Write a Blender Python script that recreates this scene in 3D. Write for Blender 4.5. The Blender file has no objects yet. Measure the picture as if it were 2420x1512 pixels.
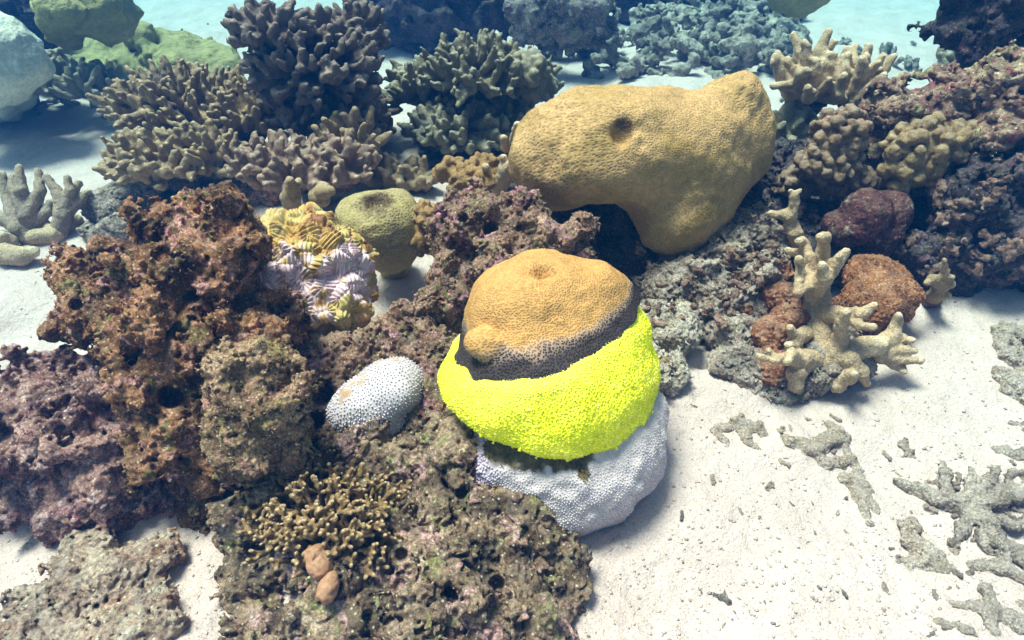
import bpy, math, random, time
import numpy as np
from mathutils import Vector
T0 = time.time()
rad = math.radians
sc = bpy.context.scene
COL = sc.collection

# ------------------------------------------------------------ camera, light, exposure
PITCH, CAMH, HFOV = 38.0, 1.0, 75.0
cam_d = bpy.data.cameras.new('camera'); cam = bpy.data.objects.new('camera', cam_d)
COL.objects.link(cam); sc.camera = cam
cam.location = (0, 0, CAMH); cam.rotation_euler = (rad(90 - PITCH), 0, 0)
cam_d.sensor_fit = 'HORIZONTAL'; cam_d.angle = rad(HFOV); cam_d.clip_start = 0.02; cam_d.clip_end = 200

SUN_EL, SUN_AZ = 72.0, 70.0      # azimuth: degrees from +Y (far side) towards -X
w = bpy.data.worlds.new('World'); sc.world = w; w.use_nodes = True
nt = w.node_tree; sky = nt.nodes.new('ShaderNodeTexSky'); sky.sky_type = 'NISHITA'; sky.sun_disc = False
sky.sun_elevation = rad(SUN_EL); sky.sun_rotation = rad(-SUN_AZ)
sky.dust_density = 8.0; sky.ozone_density = 0.3
bg = nt.nodes['Background']; bg.inputs['Strength'].default_value = 0.055
nt.links.new(sky.outputs[0], bg.inputs['Color'])
sd = bpy.data.lights.new('sun', 'SUN'); sun = bpy.data.objects.new('sun', sd); COL.objects.link(sun)
sd.energy = 5.0; sd.angle = rad(18.0); sd.color = (1.0, 0.77, 0.65)
to_sun = Vector((-math.sin(rad(SUN_AZ)) * math.cos(rad(SUN_EL)), math.cos(rad(SUN_AZ)) * math.cos(rad(SUN_EL)), math.sin(rad(SUN_EL))))
sun.rotation_euler = to_sun.to_track_quat('Z', 'Y').to_euler(); sun.location = to_sun * 10
sc.view_settings.view_transform = 'Standard'; sc.view_settings.look = 'None'
sc.view_settings.exposure = 0.98; sc.view_settings.gamma = 1
sc.cycles.use_denoising = True
sc.cycles.max_bounces = 8; sc.cycles.diffuse_bounces = 3; sc.cycles.glossy_bounces = 2
sc.cycles.transmission_bounces = 2; sc.cycles.volume_bounces = 1

# ------------------------------------------------------------ picture point -> place
F = 1210 / math.tan(rad(HFOV / 2))
CP, SP = math.cos(rad(PITCH)), math.sin(rad(PITCH))
def ray(px, py):
    u = (px - 1210) / F; v = (756 - py) / F
    return np.array([u, CP + SP * v, -SP + CP * v])
def at(px, py, z=0.0):
    d = ray(px, py); t = (z - CAMH) / d[2]
    return np.array([0, 0, CAMH]) + d * t
def aty(px, py, Y):
    d = ray(px, py); t = Y / d[1]
    return np.array([0, 0, CAMH]) + d * t
def depth(p): return p[1] * CP - (p[2] - CAMH) * SP
def pick(V, px, py, r=5):       # the point of a surface seen nearest the camera at a place in the picture
    q = V - np.array([0, 0, CAMH]); dz = q[:, 1] * CP - q[:, 2] * SP
    u = 1210 + F * q[:, 0] / dz; v = 756 - F * (q[:, 1] * SP + q[:, 2] * CP) / dz
    e = np.hypot(u - px, v - py); m = e < max(r, e.min() + 1)
    i = np.nonzero(m)[0]; return V[i[np.argmin(dz[i])]]
def mpp(p): return depth(p) / F            # metres per pixel (2420-wide picture) at a place

# ------------------------------------------------------------ noise
rng0 = np.random.default_rng(7)
NT = 96
def _tex(seed, lo, hi):
    r = np.random.default_rng(seed).standard_normal((NT, NT, NT)).astype(np.float32)
    k = np.fft.fftfreq(NT) * NT
    kk = np.sqrt(k[:, None, None]**2 + k[None, :, None]**2 + k[None, None, :]**2)
    filt = ((kk >= lo) & (kk <= hi)).astype(np.float32)
    t = np.fft.ifftn(np.fft.fftn(r) * filt).real
    return (t / t.std() * 0.5).astype(np.float32).ravel()
NTEX = _tex(1, 6, 13)          # about 10 features across one tile
def _worley():
    n = 12; cs = NT // n
    g = np.random.default_rng(3).random((n, n, n, 3)).astype(np.float32) * 0.9 + 0.05
    ax = (np.arange(NT) + 0.5) / cs
    X, Y, Z = np.meshgrid(ax, ax, ax, indexing='ij')
    X = X.astype(np.float32); Y = Y.astype(np.float32); Z = Z.astype(np.float32)
    ix, iy, iz = X.astype(int), Y.astype(int), Z.astype(int)
    f1 = np.full(X.shape, 9, np.float32); f2 = f1.copy()
    for a in (-1, 0, 1):
        for b in (-1, 0, 1):
            for c in (-1, 0, 1):
                jx, jy, jz = ix + a, iy + b, iz + c
                pt = g[jx % n, jy % n, jz % n]
                d = (pt[..., 0] + jx - X)**2 + (pt[..., 1] + jy - Y)**2 + (pt[..., 2] + jz - Z)**2
                m = d < f1
                f2 = np.where(m, f1, np.minimum(f2, d)); f1 = np.where(m, d, f1)
    return np.sqrt(f1).ravel(), np.sqrt(f2).ravel()
W1, W2 = _worley()
def samp(tex, q):               # q in texels (N,3), trilinear, periodic
    q = q.astype(np.float32)
    i = np.floor(q); f = q - i; i = i.astype(np.int64) % NT; j = (i + 1) % NT
    x0, y0, z0 = i[:, 0] * NT * NT, i[:, 1] * NT, i[:, 2]; x1, y1, z1 = j[:, 0] * NT * NT, j[:, 1] * NT, j[:, 2]
    fx, fy, fz = f[:, 0], f[:, 1], f[:, 2]
    c00 = tex[x0 + y0 + z0] * (1 - fx) + tex[x1 + y0 + z0] * fx; c10 = tex[x0 + y1 + z0] * (1 - fx) + tex[x1 + y1 + z0] * fx
    c01 = tex[x0 + y0 + z1] * (1 - fx) + tex[x1 + y0 + z1] * fx; c11 = tex[x0 + y1 + z1] * (1 - fx) + tex[x1 + y1 + z1] * fx
    return (c00 * (1 - fy) + c10 * fy) * (1 - fz) + (c01 * (1 - fy) + c11 * fy) * fz
ROT = np.linalg.qr(np.random.default_rng(5).standard_normal((3, 3)))[0]
def noise(p, size, seed=0):     # size = metres per feature, value about -1..1
    return samp(NTEX, p @ ROT * (10.0 / size) + seed * 17.31 + 5)
def fbm(p, size, octs=3, seed=0, gain=0.5):
    s = 0; a = 1.0
    for o in range(octs):
        s = s + a * noise(p, size, seed + o * 3); size /= 2.05; a *= gain
    return s
def cell(p, size, seed=0, tex=None):    # Worley F1 in cell units, 0..1
    return samp(W1 if tex is None else tex, p @ ROT * (8.0 / size) + seed * 11.7)

# ------------------------------------------------------------ field -> mesh (surface nets)
def smin(a, b, k):
    if k <= 0: return np.minimum(a, b)
    h = np.maximum(k - np.abs(a - b), 0) / k
    return np.minimum(a, b) - h * h * k * 0.25
class Field:
    """signed distance grid; solids are added as balls, ellipsoids and tapered rods"""
    def __init__(s, lo, hi, vox, band=0.05):
        s.lo = np.array(lo, np.float64) - band * 0.6 - 2 * vox; hi = np.array(hi, np.float64) + band * 0.6 + 2 * vox
        s.v = vox; s.n = np.maximum(np.ceil((hi - s.lo) / vox).astype(int) + 1, 4); s.band = band
        s.f = np.full(tuple(s.n), band, np.float32); s.tip = None
    def box(s, a, b):
        i0 = np.clip(np.floor((a - s.lo) / s.v).astype(int), 0, s.n); i1 = np.clip(np.ceil((b - s.lo) / s.v).astype(int) + 1, 0, s.n)
        sl = tuple(slice(int(p), int(q)) for p, q in zip(i0, i1))
        ax = [(s.lo[k] + np.arange(i0[k], i1[k]) * s.v).astype(np.float32) for k in range(3)]
        return sl, np.meshgrid(*ax, indexing='ij', sparse=True)
    def add(s, sl, d, k):
        s.f[sl] = smin(s.f[sl], d.astype(np.float32), k)
    def ball(s, c, r, k=0.0):
        c = np.asarray(c, float); rr = np.asarray(r, float) * np.ones(3); m = s.band + k
        sl, (X, Y, Z) = s.box(c - rr - m, c + rr + m)
        if np.ptp(rr) < 1e-6: d = np.sqrt((X - c[0])**2 + (Y - c[1])**2 + (Z - c[2])**2) - rr[0]
        else:
            q = np.sqrt(((X - c[0]) / rr[0])**2 + ((Y - c[1]) / rr[1])**2 + ((Z - c[2]) / rr[2])**2) + 1e-6
            g = np.sqrt(((X - c[0]) / rr[0]**2)**2 + ((Y - c[1]) / rr[1]**2)**2 + ((Z - c[2]) / rr[2]**2)**2) + 1e-6
            d = q * (q - 1) / g
        s.add(sl, d, k)
    def rod(s, a, b, ra, rb, k=0.0, tip=False):
        a = np.asarray(a, float); b = np.asarray(b, float); m = s.band * 0.5 + k + max(ra, rb)
        sl, (X, Y, Z) = s.box(np.minimum(a, b) - m, np.maximum(a, b) + m)
        ab = b - a; L2 = float(ab @ ab) + 1e-12
        t = np.clip(((X - a[0]) * ab[0] + (Y - a[1]) * ab[1] + (Z - a[2]) * ab[2]) / L2, 0, 1)
        d = np.sqrt((X - a[0] - t * ab[0])**2 + (Y - a[1] - t * ab[1])**2 + (Z - a[2] - t * ab[2])**2) - (ra + (rb - ra) * t)
        s.add(sl, d, k)
        if tip:
            if s.tip is None: s.tip = np.full(s.f.shape, 9, np.float32)
            q = (np.sqrt((X - b[0])**2 + (Y - b[1])**2 + (Z - b[2])**2) / (rb * 3.2)).astype(np.float32)
            s.tip[sl] = np.minimum(s.tip[sl], q)
    def cut(s, c, r, k=0.01):
        c = np.asarray(c, float); rr = np.asarray(r, float) * np.ones(3); m = k + 0.01
        sl, (X, Y, Z) = s.box(c - rr - m, c + rr + m)
        q = np.sqrt(((X - c[0]) / rr[0])**2 + ((Y - c[1]) / rr[1])**2 + ((Z - c[2]) / rr[2])**2)
        d = ((q - 1) * rr.min()).astype(np.float32)
        s.f[sl] = -smin(-s.f[sl], d, k)
    def rough(s, fn, amp):
        idx = np.nonzero((np.abs(s.f) < amp).ravel())[0]
        if len(idx) == 0: return
        g = np.stack(np.unravel_index(idx, s.f.shape), 1) * s.v + s.lo
        fl = s.f.ravel(); fl[idx] = fl[idx] + fn(g).astype(np.float32)
    def hit(s, px, py):           # where the line of sight at a picture point first meets the solid
        d = ray(px, py); d = d / np.linalg.norm(d)
        t = np.arange(0.3, 4, s.v * 0.5); g = np.array([0, 0, CAMH]) + t[:, None] * d
        i = np.round((g - s.lo) / s.v).astype(int); ok = ((i >= 0) & (i < s.n)).all(1)
        g, i = g[ok], i[ok]; k = np.nonzero(s.f[i[:, 0], i[:, 1], i[:, 2]] < 0)[0]
        return g[k[0]]
    def mesh(s):
        f = s.f
        sg = f < 0
        c = sg[:-1, :-1, :-1].astype(np.uint8)
        tot = c.copy()
        offs = [(a, b, d) for a in (0, 1) for b in (0, 1) for d in (0, 1)]
        nx, ny, nz = f.shape
        for o in offs[1:]:
            tot += sg[o[0]:nx - 1 + o[0], o[1]:ny - 1 + o[1], o[2]:nz - 1 + o[2]]
        act = (tot > 0) & (tot < 8)
        I, J, K = np.nonzero(act)
        vid = np.full(act.shape, -1, np.int64); vid[I, J, K] = np.arange(len(I))
        val = np.stack([f[I + o[0], J + o[1], K + o[2]] for o in offs], 1)
        P = np.zeros((len(I), 3)); cnt = np.zeros(len(I))
        O = np.array(offs, float)
        for a in range(8):
            for b in range(a + 1, 8):
                if np.abs(O[a] - O[b]).sum() != 1: continue
                va, vb = val[:, a], val[:, b]; m = (va < 0) != (vb < 0)
                t = np.where(m, va / np.where(m, va - vb, 1), 0)
                P[m] += O[a] + (O[b] - O[a]) * t[m, None]; cnt[m] += 1
        P = P / cnt[:, None] + np.stack([I, J, K], 1)
        V = P * s.v + s.lo
        Q = []
        for ax in range(3):
            sl0 = [slice(None)] * 3; sl1 = [slice(None)] * 3
            sl0[ax] = slice(0, -1); sl1[ax] = slice(1, None)
            a, b = sg[tuple(sl0)], sg[tuple(sl1)]
            e = np.nonzero(a != b); ins = a[e]
            u, w_ = (ax + 1) % 3, (ax + 2) % 3
            c = [e[0], e[1], e[2]]
            ok = (c[u] > 0) & (c[w_] > 0) & (c[u] < f.shape[u] - 1) & (c[w_] < f.shape[w_] - 1)
            c = [q[ok] for q in c]; ins = ins[ok]
            def g(du, dw):
                q = list(c); q[u] = q[u] + du; q[w_] = q[w_] + dw
                return vid[q[0], q[1], q[2]]
            q = np.stack([g(-1, -1), g(0, -1), g(0, 0), g(-1, 0)], 1)
            q[~ins] = q[~ins][:, ::-1]
            Q.append(q)
        Q = np.concatenate(Q)
        tip = None
        if s.tip is not None: tip = s.tip[I, J, K]
        return V, Q, tip

def drop_bits(V, Q, frac=0.02):
    """removes loose crumbs that float free of the main body"""
    lab = np.arange(len(V))
    for _ in range(200):
        m = lab[Q].min(1); new = lab.copy()
        for c in range(4): np.minimum.at(new, Q[:, c], m)
        new = new[new]; new = new[new]
        if (new == lab).all(): break
        lab = new
    u, inv, cnt = np.unique(lab, return_inverse=True, return_counts=True)
    keep = cnt[inv] >= frac * cnt.max()
    q = Q[keep[Q[:, 0]]]; ids = np.nonzero(keep)[0]; mp = np.full(len(V), -1); mp[ids] = np.arange(len(ids))
    return V[ids], mp[q]
def relax(V, Q, it=1, lam=0.5):
    for _ in range(it):
        acc = np.zeros_like(V); cnt = np.zeros(len(V))
        for a, b in ((0, 1), (1, 2), (2, 3), (3, 0)):
            for p, q in ((a, b), (b, a)):
                i = Q[:, p]; j = Q[:, q]
                for k in range(3): acc[:, k] += np.bincount(i, V[j, k], len(V))
                cnt += np.bincount(i, None, len(V))
        V = V + lam * (acc / np.maximum(cnt, 1)[:, None] - V)
    return V
def vnormals(V, Q):
    n = np.cross(V[Q[:, 2]] - V[Q[:, 0]], V[Q[:, 3]] - V[Q[:, 1]])
    N = np.zeros_like(V)
    for c in range(4):
        for k in range(3): N[:, k] += np.bincount(Q[:, c], n[:, k], len(V))
    return N / (np.linalg.norm(N, axis=1)[:, None] + 1e-12)

# ------------------------------------------------------------ objects
def tag(o, label=None, cat=None, group=None, kind=None):
    if label: o['label'] = label
    if cat: o['category'] = cat
    if group: o['group'] = group
    if kind: o['kind'] = kind
    return o
def build(name, V, Qs, mat, parent=None, loc=None, attrs=None, smooth=True):
    """link one mesh; V in world metres; loc = its origin (its parent's origin for a part)"""
    org = np.zeros(3) if loc is None else np.array(loc, float)
    if parent is not None:
        org = np.array(parent.location); q_ = parent.parent
        while q_ is not None: org = org + np.array(q_.location); q_ = q_.parent
    V = np.asarray(V, np.float64) - org
    me = bpy.data.meshes.new(name)
    Qs = Qs if isinstance(Qs, list) else [Qs]
    Qs = [np.asarray(q) for q in Qs if len(q)]
    nl = sum(q.size for q in Qs); npoly = sum(len(q) for q in Qs)
    me.vertices.add(len(V)); me.vertices.foreach_set('co', V.astype(np.float32).ravel())
    me.loops.add(nl); me.loops.foreach_set('vertex_index', np.concatenate([q.ravel() for q in Qs]).astype(np.int32))
    me.polygons.add(npoly)
    tots = np.concatenate([np.full(len(q), q.shape[1], np.int32) for q in Qs])
    st = np.concatenate([[0], np.cumsum(tots)[:-1]]).astype(np.int32)
    me.polygons.foreach_set('loop_start', st); me.polygons.foreach_set('loop_total', tots)
    me.polygons.foreach_set('use_smooth', np.full(npoly, smooth, bool))
    me.update(calc_edges=True); me.validate()
    for k, a in (attrs or {}).items():
        at_ = me.attributes.new(k, 'FLOAT', 'POINT'); at_.data.foreach_set('value', np.asarray(a, np.float32))
    me.materials.append(mat)
    o = bpy.data.objects.new(name, me); COL.objects.link(o)
    if parent is not None: o.parent = parent
    else: o.location = org
    return o
def root(name, loc, label, cat, group=None):
    o = bpy.data.objects.new(name, None); o.empty_display_size = 0.05; COL.objects.link(o)
    o.location = [float(a) for a in loc]
    return tag(o, label, cat, group)

# ------------------------------------------------------------ materials
class NT_:
    def __init__(s, name):
        s.m = bpy.data.materials.new(name); s.m.use_nodes = True; s.t = s.m.node_tree
        s.b = s.t.nodes['Principled BSDF']
        s.tc = s.t.nodes.new('ShaderNodeTexCoord').outputs['Object']
    def L(s, a, b): s.t.links.new(a, b)
    def node(s, kind, **kw):
        n = s.t.nodes.new(kind)
        for k, v in kw.items(): setattr(n, k, v)
        return n
    def noise(s, scale, detail=4, rough=0.6, dist=0.0, vec=None, off=0.0):
        n = s.node('ShaderNodeTexNoise'); n.inputs['Scale'].default_value = scale
        n.inputs['Detail'].default_value = detail; n.inputs['Roughness'].default_value = rough; n.inputs['Distortion'].default_value = dist
        v = vec or s.tc
        if off:
            mp = s.node('ShaderNodeMapping'); mp.inputs['Location'].default_value = (off, off * 1.7, off * 0.6); s.L(v, mp.inputs[0]); v = mp.outputs[0]
        s.L(v, n.inputs['Vector']); return n.outputs['Fac']
    def vor(s, scale, feature='F1', vec=None, rnd=1.0):
        n = s.node('ShaderNodeTexVoronoi', feature=feature); n.inputs['Scale'].default_value = scale
        if 'Randomness' in n.inputs: n.inputs['Randomness'].default_value = rnd
        s.L(vec or s.tc, n.inputs['Vector']); return n.outputs['Distance']
    def ramp(s, fac, stops, interp='LINEAR'):
        n = s.node('ShaderNodeValToRGB'); cr = n.color_ramp; cr.interpolation = interp
        while len(cr.elements) < len(stops): cr.elements.new(0.5)
        for e, (p, c) in zip(cr.elements, stops):
            e.position = p; e.color = (*c, 1) if not isinstance(c, (int, float)) else (c, c, c, 1)
        s.L(fac, n.inputs[0]); return n.outputs['Color']
    def mix(s, fac, a, b, mode='MIX'):
        n = s.node('ShaderNodeMix', data_type='RGBA', blend_type=mode)
        for i, v in ((0, fac), (6, a), (7, b)):
            if hasattr(v, 'is_linked') or hasattr(v, 'links'): s.L(v, n.inputs[i])
            else: n.inputs[i].default_value = v if i == 0 else (*v, 1)
        return n.outputs[2]
    def math(s, op, a, b=0.0, clamp=False):
        n = s.node('ShaderNodeMath', operation=op); n.use_clamp = clamp
        for i, v in ((0, a), (1, b)):
            if hasattr(v, 'links'): s.L(v, n.inputs[i])
            else: n.inputs[i].default_value = v
        return n.outputs[0]
    def attr(s, name):
        n = s.node('ShaderNodeAttribute', attribute_name=name); return n.outputs['Fac']
    def up(s):
        g = s.node('ShaderNodeNewGeometry'); x = s.node('ShaderNodeSeparateXYZ'); s.L(g.outputs['Normal'], x.inputs[0]); return x.outputs[2]
    def bump(s, h, strength, dist, prev=None):
        n = s.node('ShaderNodeBump'); n.inputs['Strength'].default_value = strength; n.inputs['Distance'].default_value = dist
        s.L(h, n.inputs['Height'])
        if prev is not None: s.L(prev, n.inputs['Normal'])
        return n.outputs[0]
    def done(s, color, normal=None, rough=0.85, spec=0.25, sss=0.0):
        s.L(color, s.b.inputs['Base Color']); s.b.inputs['Roughness'].default_value = rough
        s.b.inputs['Specular IOR Level'].default_value = spec
        if sss:
            s.b.inputs['Subsurface Weight'].default_value = sss; s.b.inputs['Subsurface Scale'].default_value = 0.004
            s.b.inputs['Subsurface Radius'].default_value = (1, 0.8, 0.6)
        if normal is not None: s.L(normal, s.b.inputs['Normal'])
        return s.m

def m_rock(name, pal, patch=None, patch_amt=0.55, scale=14, dust=0.0, dustc=(0.5, 0.46, 0.4), off=0.0, fine=1.0):
    """encrusted rock: palette by noise, crust patches, speckle; dust = settled sand on level tops"""
    m = NT_(name)
    n1 = m.noise(scale, 6, 0.62, 0.6, off=off + 1)
    k = len(pal)
    c = m.ramp(n1, [(0.3 + 0.42 * i / (k - 1), p) for i, p in enumerate(pal)])
    if patch:
        for i, pc in enumerate(patch):
            n2 = m.noise(scale * (1.3 + 0.5 * i), 5, 0.6, 0.8, off=off + 4 + 3 * i)
            c = m.mix(m.ramp(n2, [(patch_amt, 0.0), (patch_amt + 0.08, 1.0)]), c, pc)
    sp = m.noise(scale * 14, 3, 0.7, off=off + 2)
    c = m.mix(1.0, c, m.ramp(sp, [(0.3, (0.3, 0.27, 0.27)), (0.5, (1.0, 1.0, 1.0)), (0.7, (2.0, 1.95, 1.85))]), 'MULTIPLY')
    v = m.vor(scale * 7)
    c = m.mix(m.ramp(v, [(0.1, 0.55), (0.24, 0.0)]), c, [min(1, x * 2.0 + 0.06) for x in pal[-1]])
    if dust:
        u = m.math('MULTIPLY', m.ramp(m.up(), [(0.35, 0.0), (0.95, 1.0)]), m.ramp(m.noise(scale * 2.5, 5, 0.7, off=off + 9), [(0.38, 0.0), (0.62, 1.0)]))
        c = m.mix(m.math('MULTIPLY', u, dust), c, dustc)
    b = m.bump(m.noise(scale * 4, 5, 0.65, off=off), 0.8, 0.016 * fine)
    b = m.bump(m.noise(scale * 20, 4, 0.7, off=off), 1.0, 0.005 * fine, b)
    return m.done(c, b, 0.9, 0.2)

def m_branch(name, body, tipc, basec, dust=0.0, scale=20, off=0.0, sss=0.0):
    m = NT_(name)
    tp = m.attr('tip')
    n1 = m.noise(scale, 4, 0.6, 0.3, off=off)
    c = m.mix(m.ramp(n1, [(0.35, 0.0), (0.7, 1.0)]), body, [x * 0.68 for x in body])
    dead = m.math('ADD', tp, m.math('MULTIPLY', m.math('SUBTRACT', m.noise(scale * 1.5, 5, 0.65, off=off + 3), 0.5), 2.4))
    c = m.mix(m.ramp(m.math('MULTIPLY', dead, 0.25, True), [(0.35, 0.0), (0.75, 1.0)]), c, basec)
    c = m.mix(m.ramp(tp, [(0.18, 0.85), (0.42, 0.0)]), c, tipc)
    c = m.mix(1.0, c, m.ramp(m.noise(scale * 16, 3, 0.7, off=off), [(0.3, 0.5), (0.7, 1.42)]), 'MULTIPLY')
    if dust:
        u = m.math('MULTIPLY', m.ramp(m.up(), [(0.3, 0.0), (0.9, 1.0)]), m.ramp(m.noise(scale * 2, 5, 0.7, off=off + 9), [(0.4, 0.0), (0.6, 1.0)]))
        c = m.mix(m.math('MULTIPLY', u, dust), c, (0.42, 0.4, 0.38))
    b = m.bump(m.noise(scale * 5, 5, 0.7, off=off), 0.7, 0.009)
    b = m.bump(m.vor(scale * 16), 0.6, 0.002, b)
    return m.done(c, b, 0.75, 0.3, sss)

# ------------------------------------------------------------ builders
def prims_pts(prims, default_k=0.03):
    out = []
    for p in prims:
        px, py, z, r = p[:4]
        c = at(px, py, z); s = mpp(c)
        rr = np.array(r if isinstance(r, tuple) else (r, r, r), float) * s
        out.append((c, rr))
    return out
def rock_field(prims, vox, k=0.03, amp=0.03, seed=0, big=0.12, mid=0.035, small=0.012, pits=1.0, band=None, caves=0.8, nub=0.75, studs=None):
    P = prims_pts(prims)
    lo = np.min([c - r for c, r in P], 0); hi = np.max([c + r for c, r in P], 0)
    fl = Field(lo, hi, vox, band or amp * 3.1)
    for c, r in P: fl.ball(c, r, k)
    if studs:                       # cauliflower nodules over the body
        rs = np.random.default_rng(seed + 40)
        for c, r in P:
            n_ = int(studs[0] * (r[0] / mpp(c) / 100) ** 2) + 4
            for d in fib_dirs(n_, rs, -0.3):
                q = studs[1] * mpp(c) * rs.uniform(0.6, 1.35); fl.ball(c + d * r * rs.uniform(0.96, 1.06), q, q * 0.35)
    def fn(g):
        d = amp * 0.9 * fbm(g, big, 2, seed)
        w = cell(g + 0.15 * mid * noise(g, mid * 1.4, seed + 9)[:, None], mid, seed)
        d = d + amp * nub * (w - 0.55)
        d = d + amp * 0.5 * (cell(g, small * 1.7, seed + 4) - 0.5)
        d = d + amp * 0.26 * noise(g, small, seed + 6)
        if caves:
            n = noise(g, big * 0.8, seed + 22); n2 = noise(g, big * 0.9, seed + 25)
            d = d + caves * amp * 1.6 * np.clip(0.20 - np.sqrt(n * n + n2 * n2), 0, 1) * 5
        if pits:
            n = noise(g, mid * 1.5, seed + 12); n2 = noise(g, mid * 1.7, seed + 15)
            hole = np.clip(0.22 - np.sqrt(n * n + n2 * n2), 0, 1) * 5
            d = d + pits * amp * 1.3 * hole
        return d
    fl.rough(fn, amp * 2.9)
    return fl, P
def rock(name, label, cat, prims, mat, vox=0.004, group=None, parent=None, holes=(), **kw):
    fl, P = rock_field(prims, vox, **kw)
    for px, py, r in holes:
        h_ = fl.hit(px, py); d_ = h_ - np.array([0, 0, CAMH]); d_ /= np.linalg.norm(d_); r_ = r * mpp(h_)
        for q in range(3): fl.cut(h_ + d_ * r_ * (0.2 + 0.9 * q), np.array([1, 1, 1]) * r_ * (1 - 0.12 * q), 0.006)
    V, Q, _ = fl.mesh(); V, Q = drop_bits(V, Q, 0.9 if name == 'dead_base' else 0.02)
    loc = np.mean([c for c, r in P], 0); loc[2] = 0
    o = build(name, V, Q, mat, parent, loc)
    if parent is None: tag(o, label, cat, group)
    return o

def pmap(V, c, R):
    """unrolls a rounded coral onto a flat pore pattern (azimuthal, centred on its upper front)"""
    ax = np.array([0, -0.6, 0.8]); e1 = np.array([1.0, 0, 0]); e2 = np.cross(ax, e1)
    d = V - c; d = d / (np.linalg.norm(d, axis=1)[:, None] + 1e-9)
    th = np.arccos(np.clip(d @ ax, -1, 1)); a, b = d @ e1, d @ e2; s = np.hypot(a, b) + 1e-9
    return a / s * th * R, b / s * th * R
def fib_dirs(n, rs, zmin=-0.1):
    out = []; i = 0; N = int(n / (1 - zmin) * 2) + 1
    for i in range(N):
        z = 1 - 2 * (i + 0.5) / N
        if z < zmin: continue
        a = i * 2.39996 + rs.random() * 0.5; r = math.sqrt(max(0, 1 - z * z))
        out.append(np.array([r * math.cos(a), r * math.sin(a), z]) + rs.normal(0, 0.12, 3))
    return [d / np.linalg.norm(d) for d in out]
def nrm(v): return v / (np.linalg.norm(v) + 1e-9)
def clump_rods(c, R, n, flen, frad, rs, upw=0.6, sub=2, jit=0.3, zmin=-0.15, root_in=0.45, lean=(0, 0, 0)):
    """fingers standing out of a mound; returns rods (a,b,ra,rb,is_tip)"""
    rods = []
    for d in fib_dirs(n, rs, zmin):
        a = c + d * R * root_in; surf = c + d * R * (0.85 + 0.25 * rs.random())
        dr = nrm(d * 0.75 + np.array([0, 0, upw]) + np.array(lean) + rs.normal(0, jit, 3))
        L = flen * (0.6 + 0.7 * rs.random()); r = frad * (0.85 + 0.35 * rs.random())
        rods.append((a, surf, r * 1.5, r * 1.15, False))
        mid = surf + dr * L * 0.5 ; end = mid + nrm(dr + rs.normal(0, 0.25, 3)) * L * 0.5
        rods.append((surf, mid, r * 1.25, r * 1.05, False)); rods.append((mid, end, r * 1.05, r * 0.72, True))
        for s in range(rs.integers(0, sub + 1)):
            t = 0.15 + 0.6 * rs.random(); st = surf + (mid - surf) * t * 1.2
            sd_ = nrm(dr + rs.normal(0, 0.75, 3)); l2 = L * (0.3 + 0.4 * rs.random())
            rods.append((st, st + sd_ * l2, r * 0.95, r * 0.66, True))
    return rods
def rods_mesh(rods, vox, k=0.006, wob=0.002, seed=0, extra=None, nod=0.0):
    lo = np.min([np.minimum(a, b) - max(ra, rb) for a, b, ra, rb, t in rods], 0)
    hi = np.max([np.maximum(a, b) + max(ra, rb) for a, b, ra, rb, t in rods], 0)
    fl = Field(lo, hi, vox, 0.03)
    for a, b, ra, rb, t in rods: fl.rod(a, b, ra, rb, k, t)
    if extra: extra(fl)
    fl.rough(lambda g: wob * 1.2 * noise(g, 0.03, seed) + wob * 0.7 * noise(g, 0.012, seed + 3) + nod * (cell(g, 0.02, seed) - 0.5), wob * 3 + nod + vox)
    V, Q, tip = fl.mesh()
    return V, Q, (np.minimum(tip, 9) if tip is not None else np.full(len(V), 9.0))
def branch_coral(label, px, py, z, rx, rz, n, flen, frad, mats, seed, vox=0.005, group=None, base=True, sub=2, upw=0.6, jit=0.3,
                 zmin=-0.15, ry=None, nod=0.0, wob=0.002, name='branching_coral', lean=(0, 0, 0), cat='coral', base_amp=0.02, extra_c=None):
    """px.. in picture pixels at the given height; a knobbly dead base with living fingers on it"""
    rs = np.random.default_rng(seed)
    c = at(px, py, z); s = mpp(c)
    R = np.array([rx, ry or (rx * 0.8), rz]) * s
    rt = root(name, (c[0], c[1], 0), label, cat, group)
    rods = clump_rods(c, R, n, flen * s, frad * s, rs, upw, sub, jit, zmin, lean=lean)
    for e in (extra_c or []):
        c2 = at(*e[:3]); s2 = mpp(c2)
        rods += clump_rods(c2, np.array([e[3], e[3] * 0.8, e[4]]) * s2, e[5], flen * s2, frad * s2, rs, upw, sub, jit, zmin, lean=lean)
    V, Q, tip = rods_mesh(rods, vox, 0.5 * frad * s, wob, seed, nod=nod)
    build('branches', V, Q, mats[0], rt, attrs={'tip': tip})
    if base:
        P = [(px, py, z * 0.85, (rx * 0.85, rx * 0.7, rz * 0.75))]
        for i in range(5):
            P.append((px + rs.uniform(-.7, .7) * rx, py + rs.uniform(0.1, .8) * rz, max(0.02, z * rs.uniform(0.2, 0.7)), rx * rs.uniform(0.25, 0.45)))
        for e in (extra_c or []): P.append((e[0], e[1], e[2] * 0.85, (e[3] * .85, e[3] * .7, e[4] * .75)))
        rock('dead_base', None, None, P, mats[1], vox * 1.15, parent=rt, amp=base_amp, seed=seed + 5, k=0.03, mid=0.04, small=0.018)
    return rt

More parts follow.
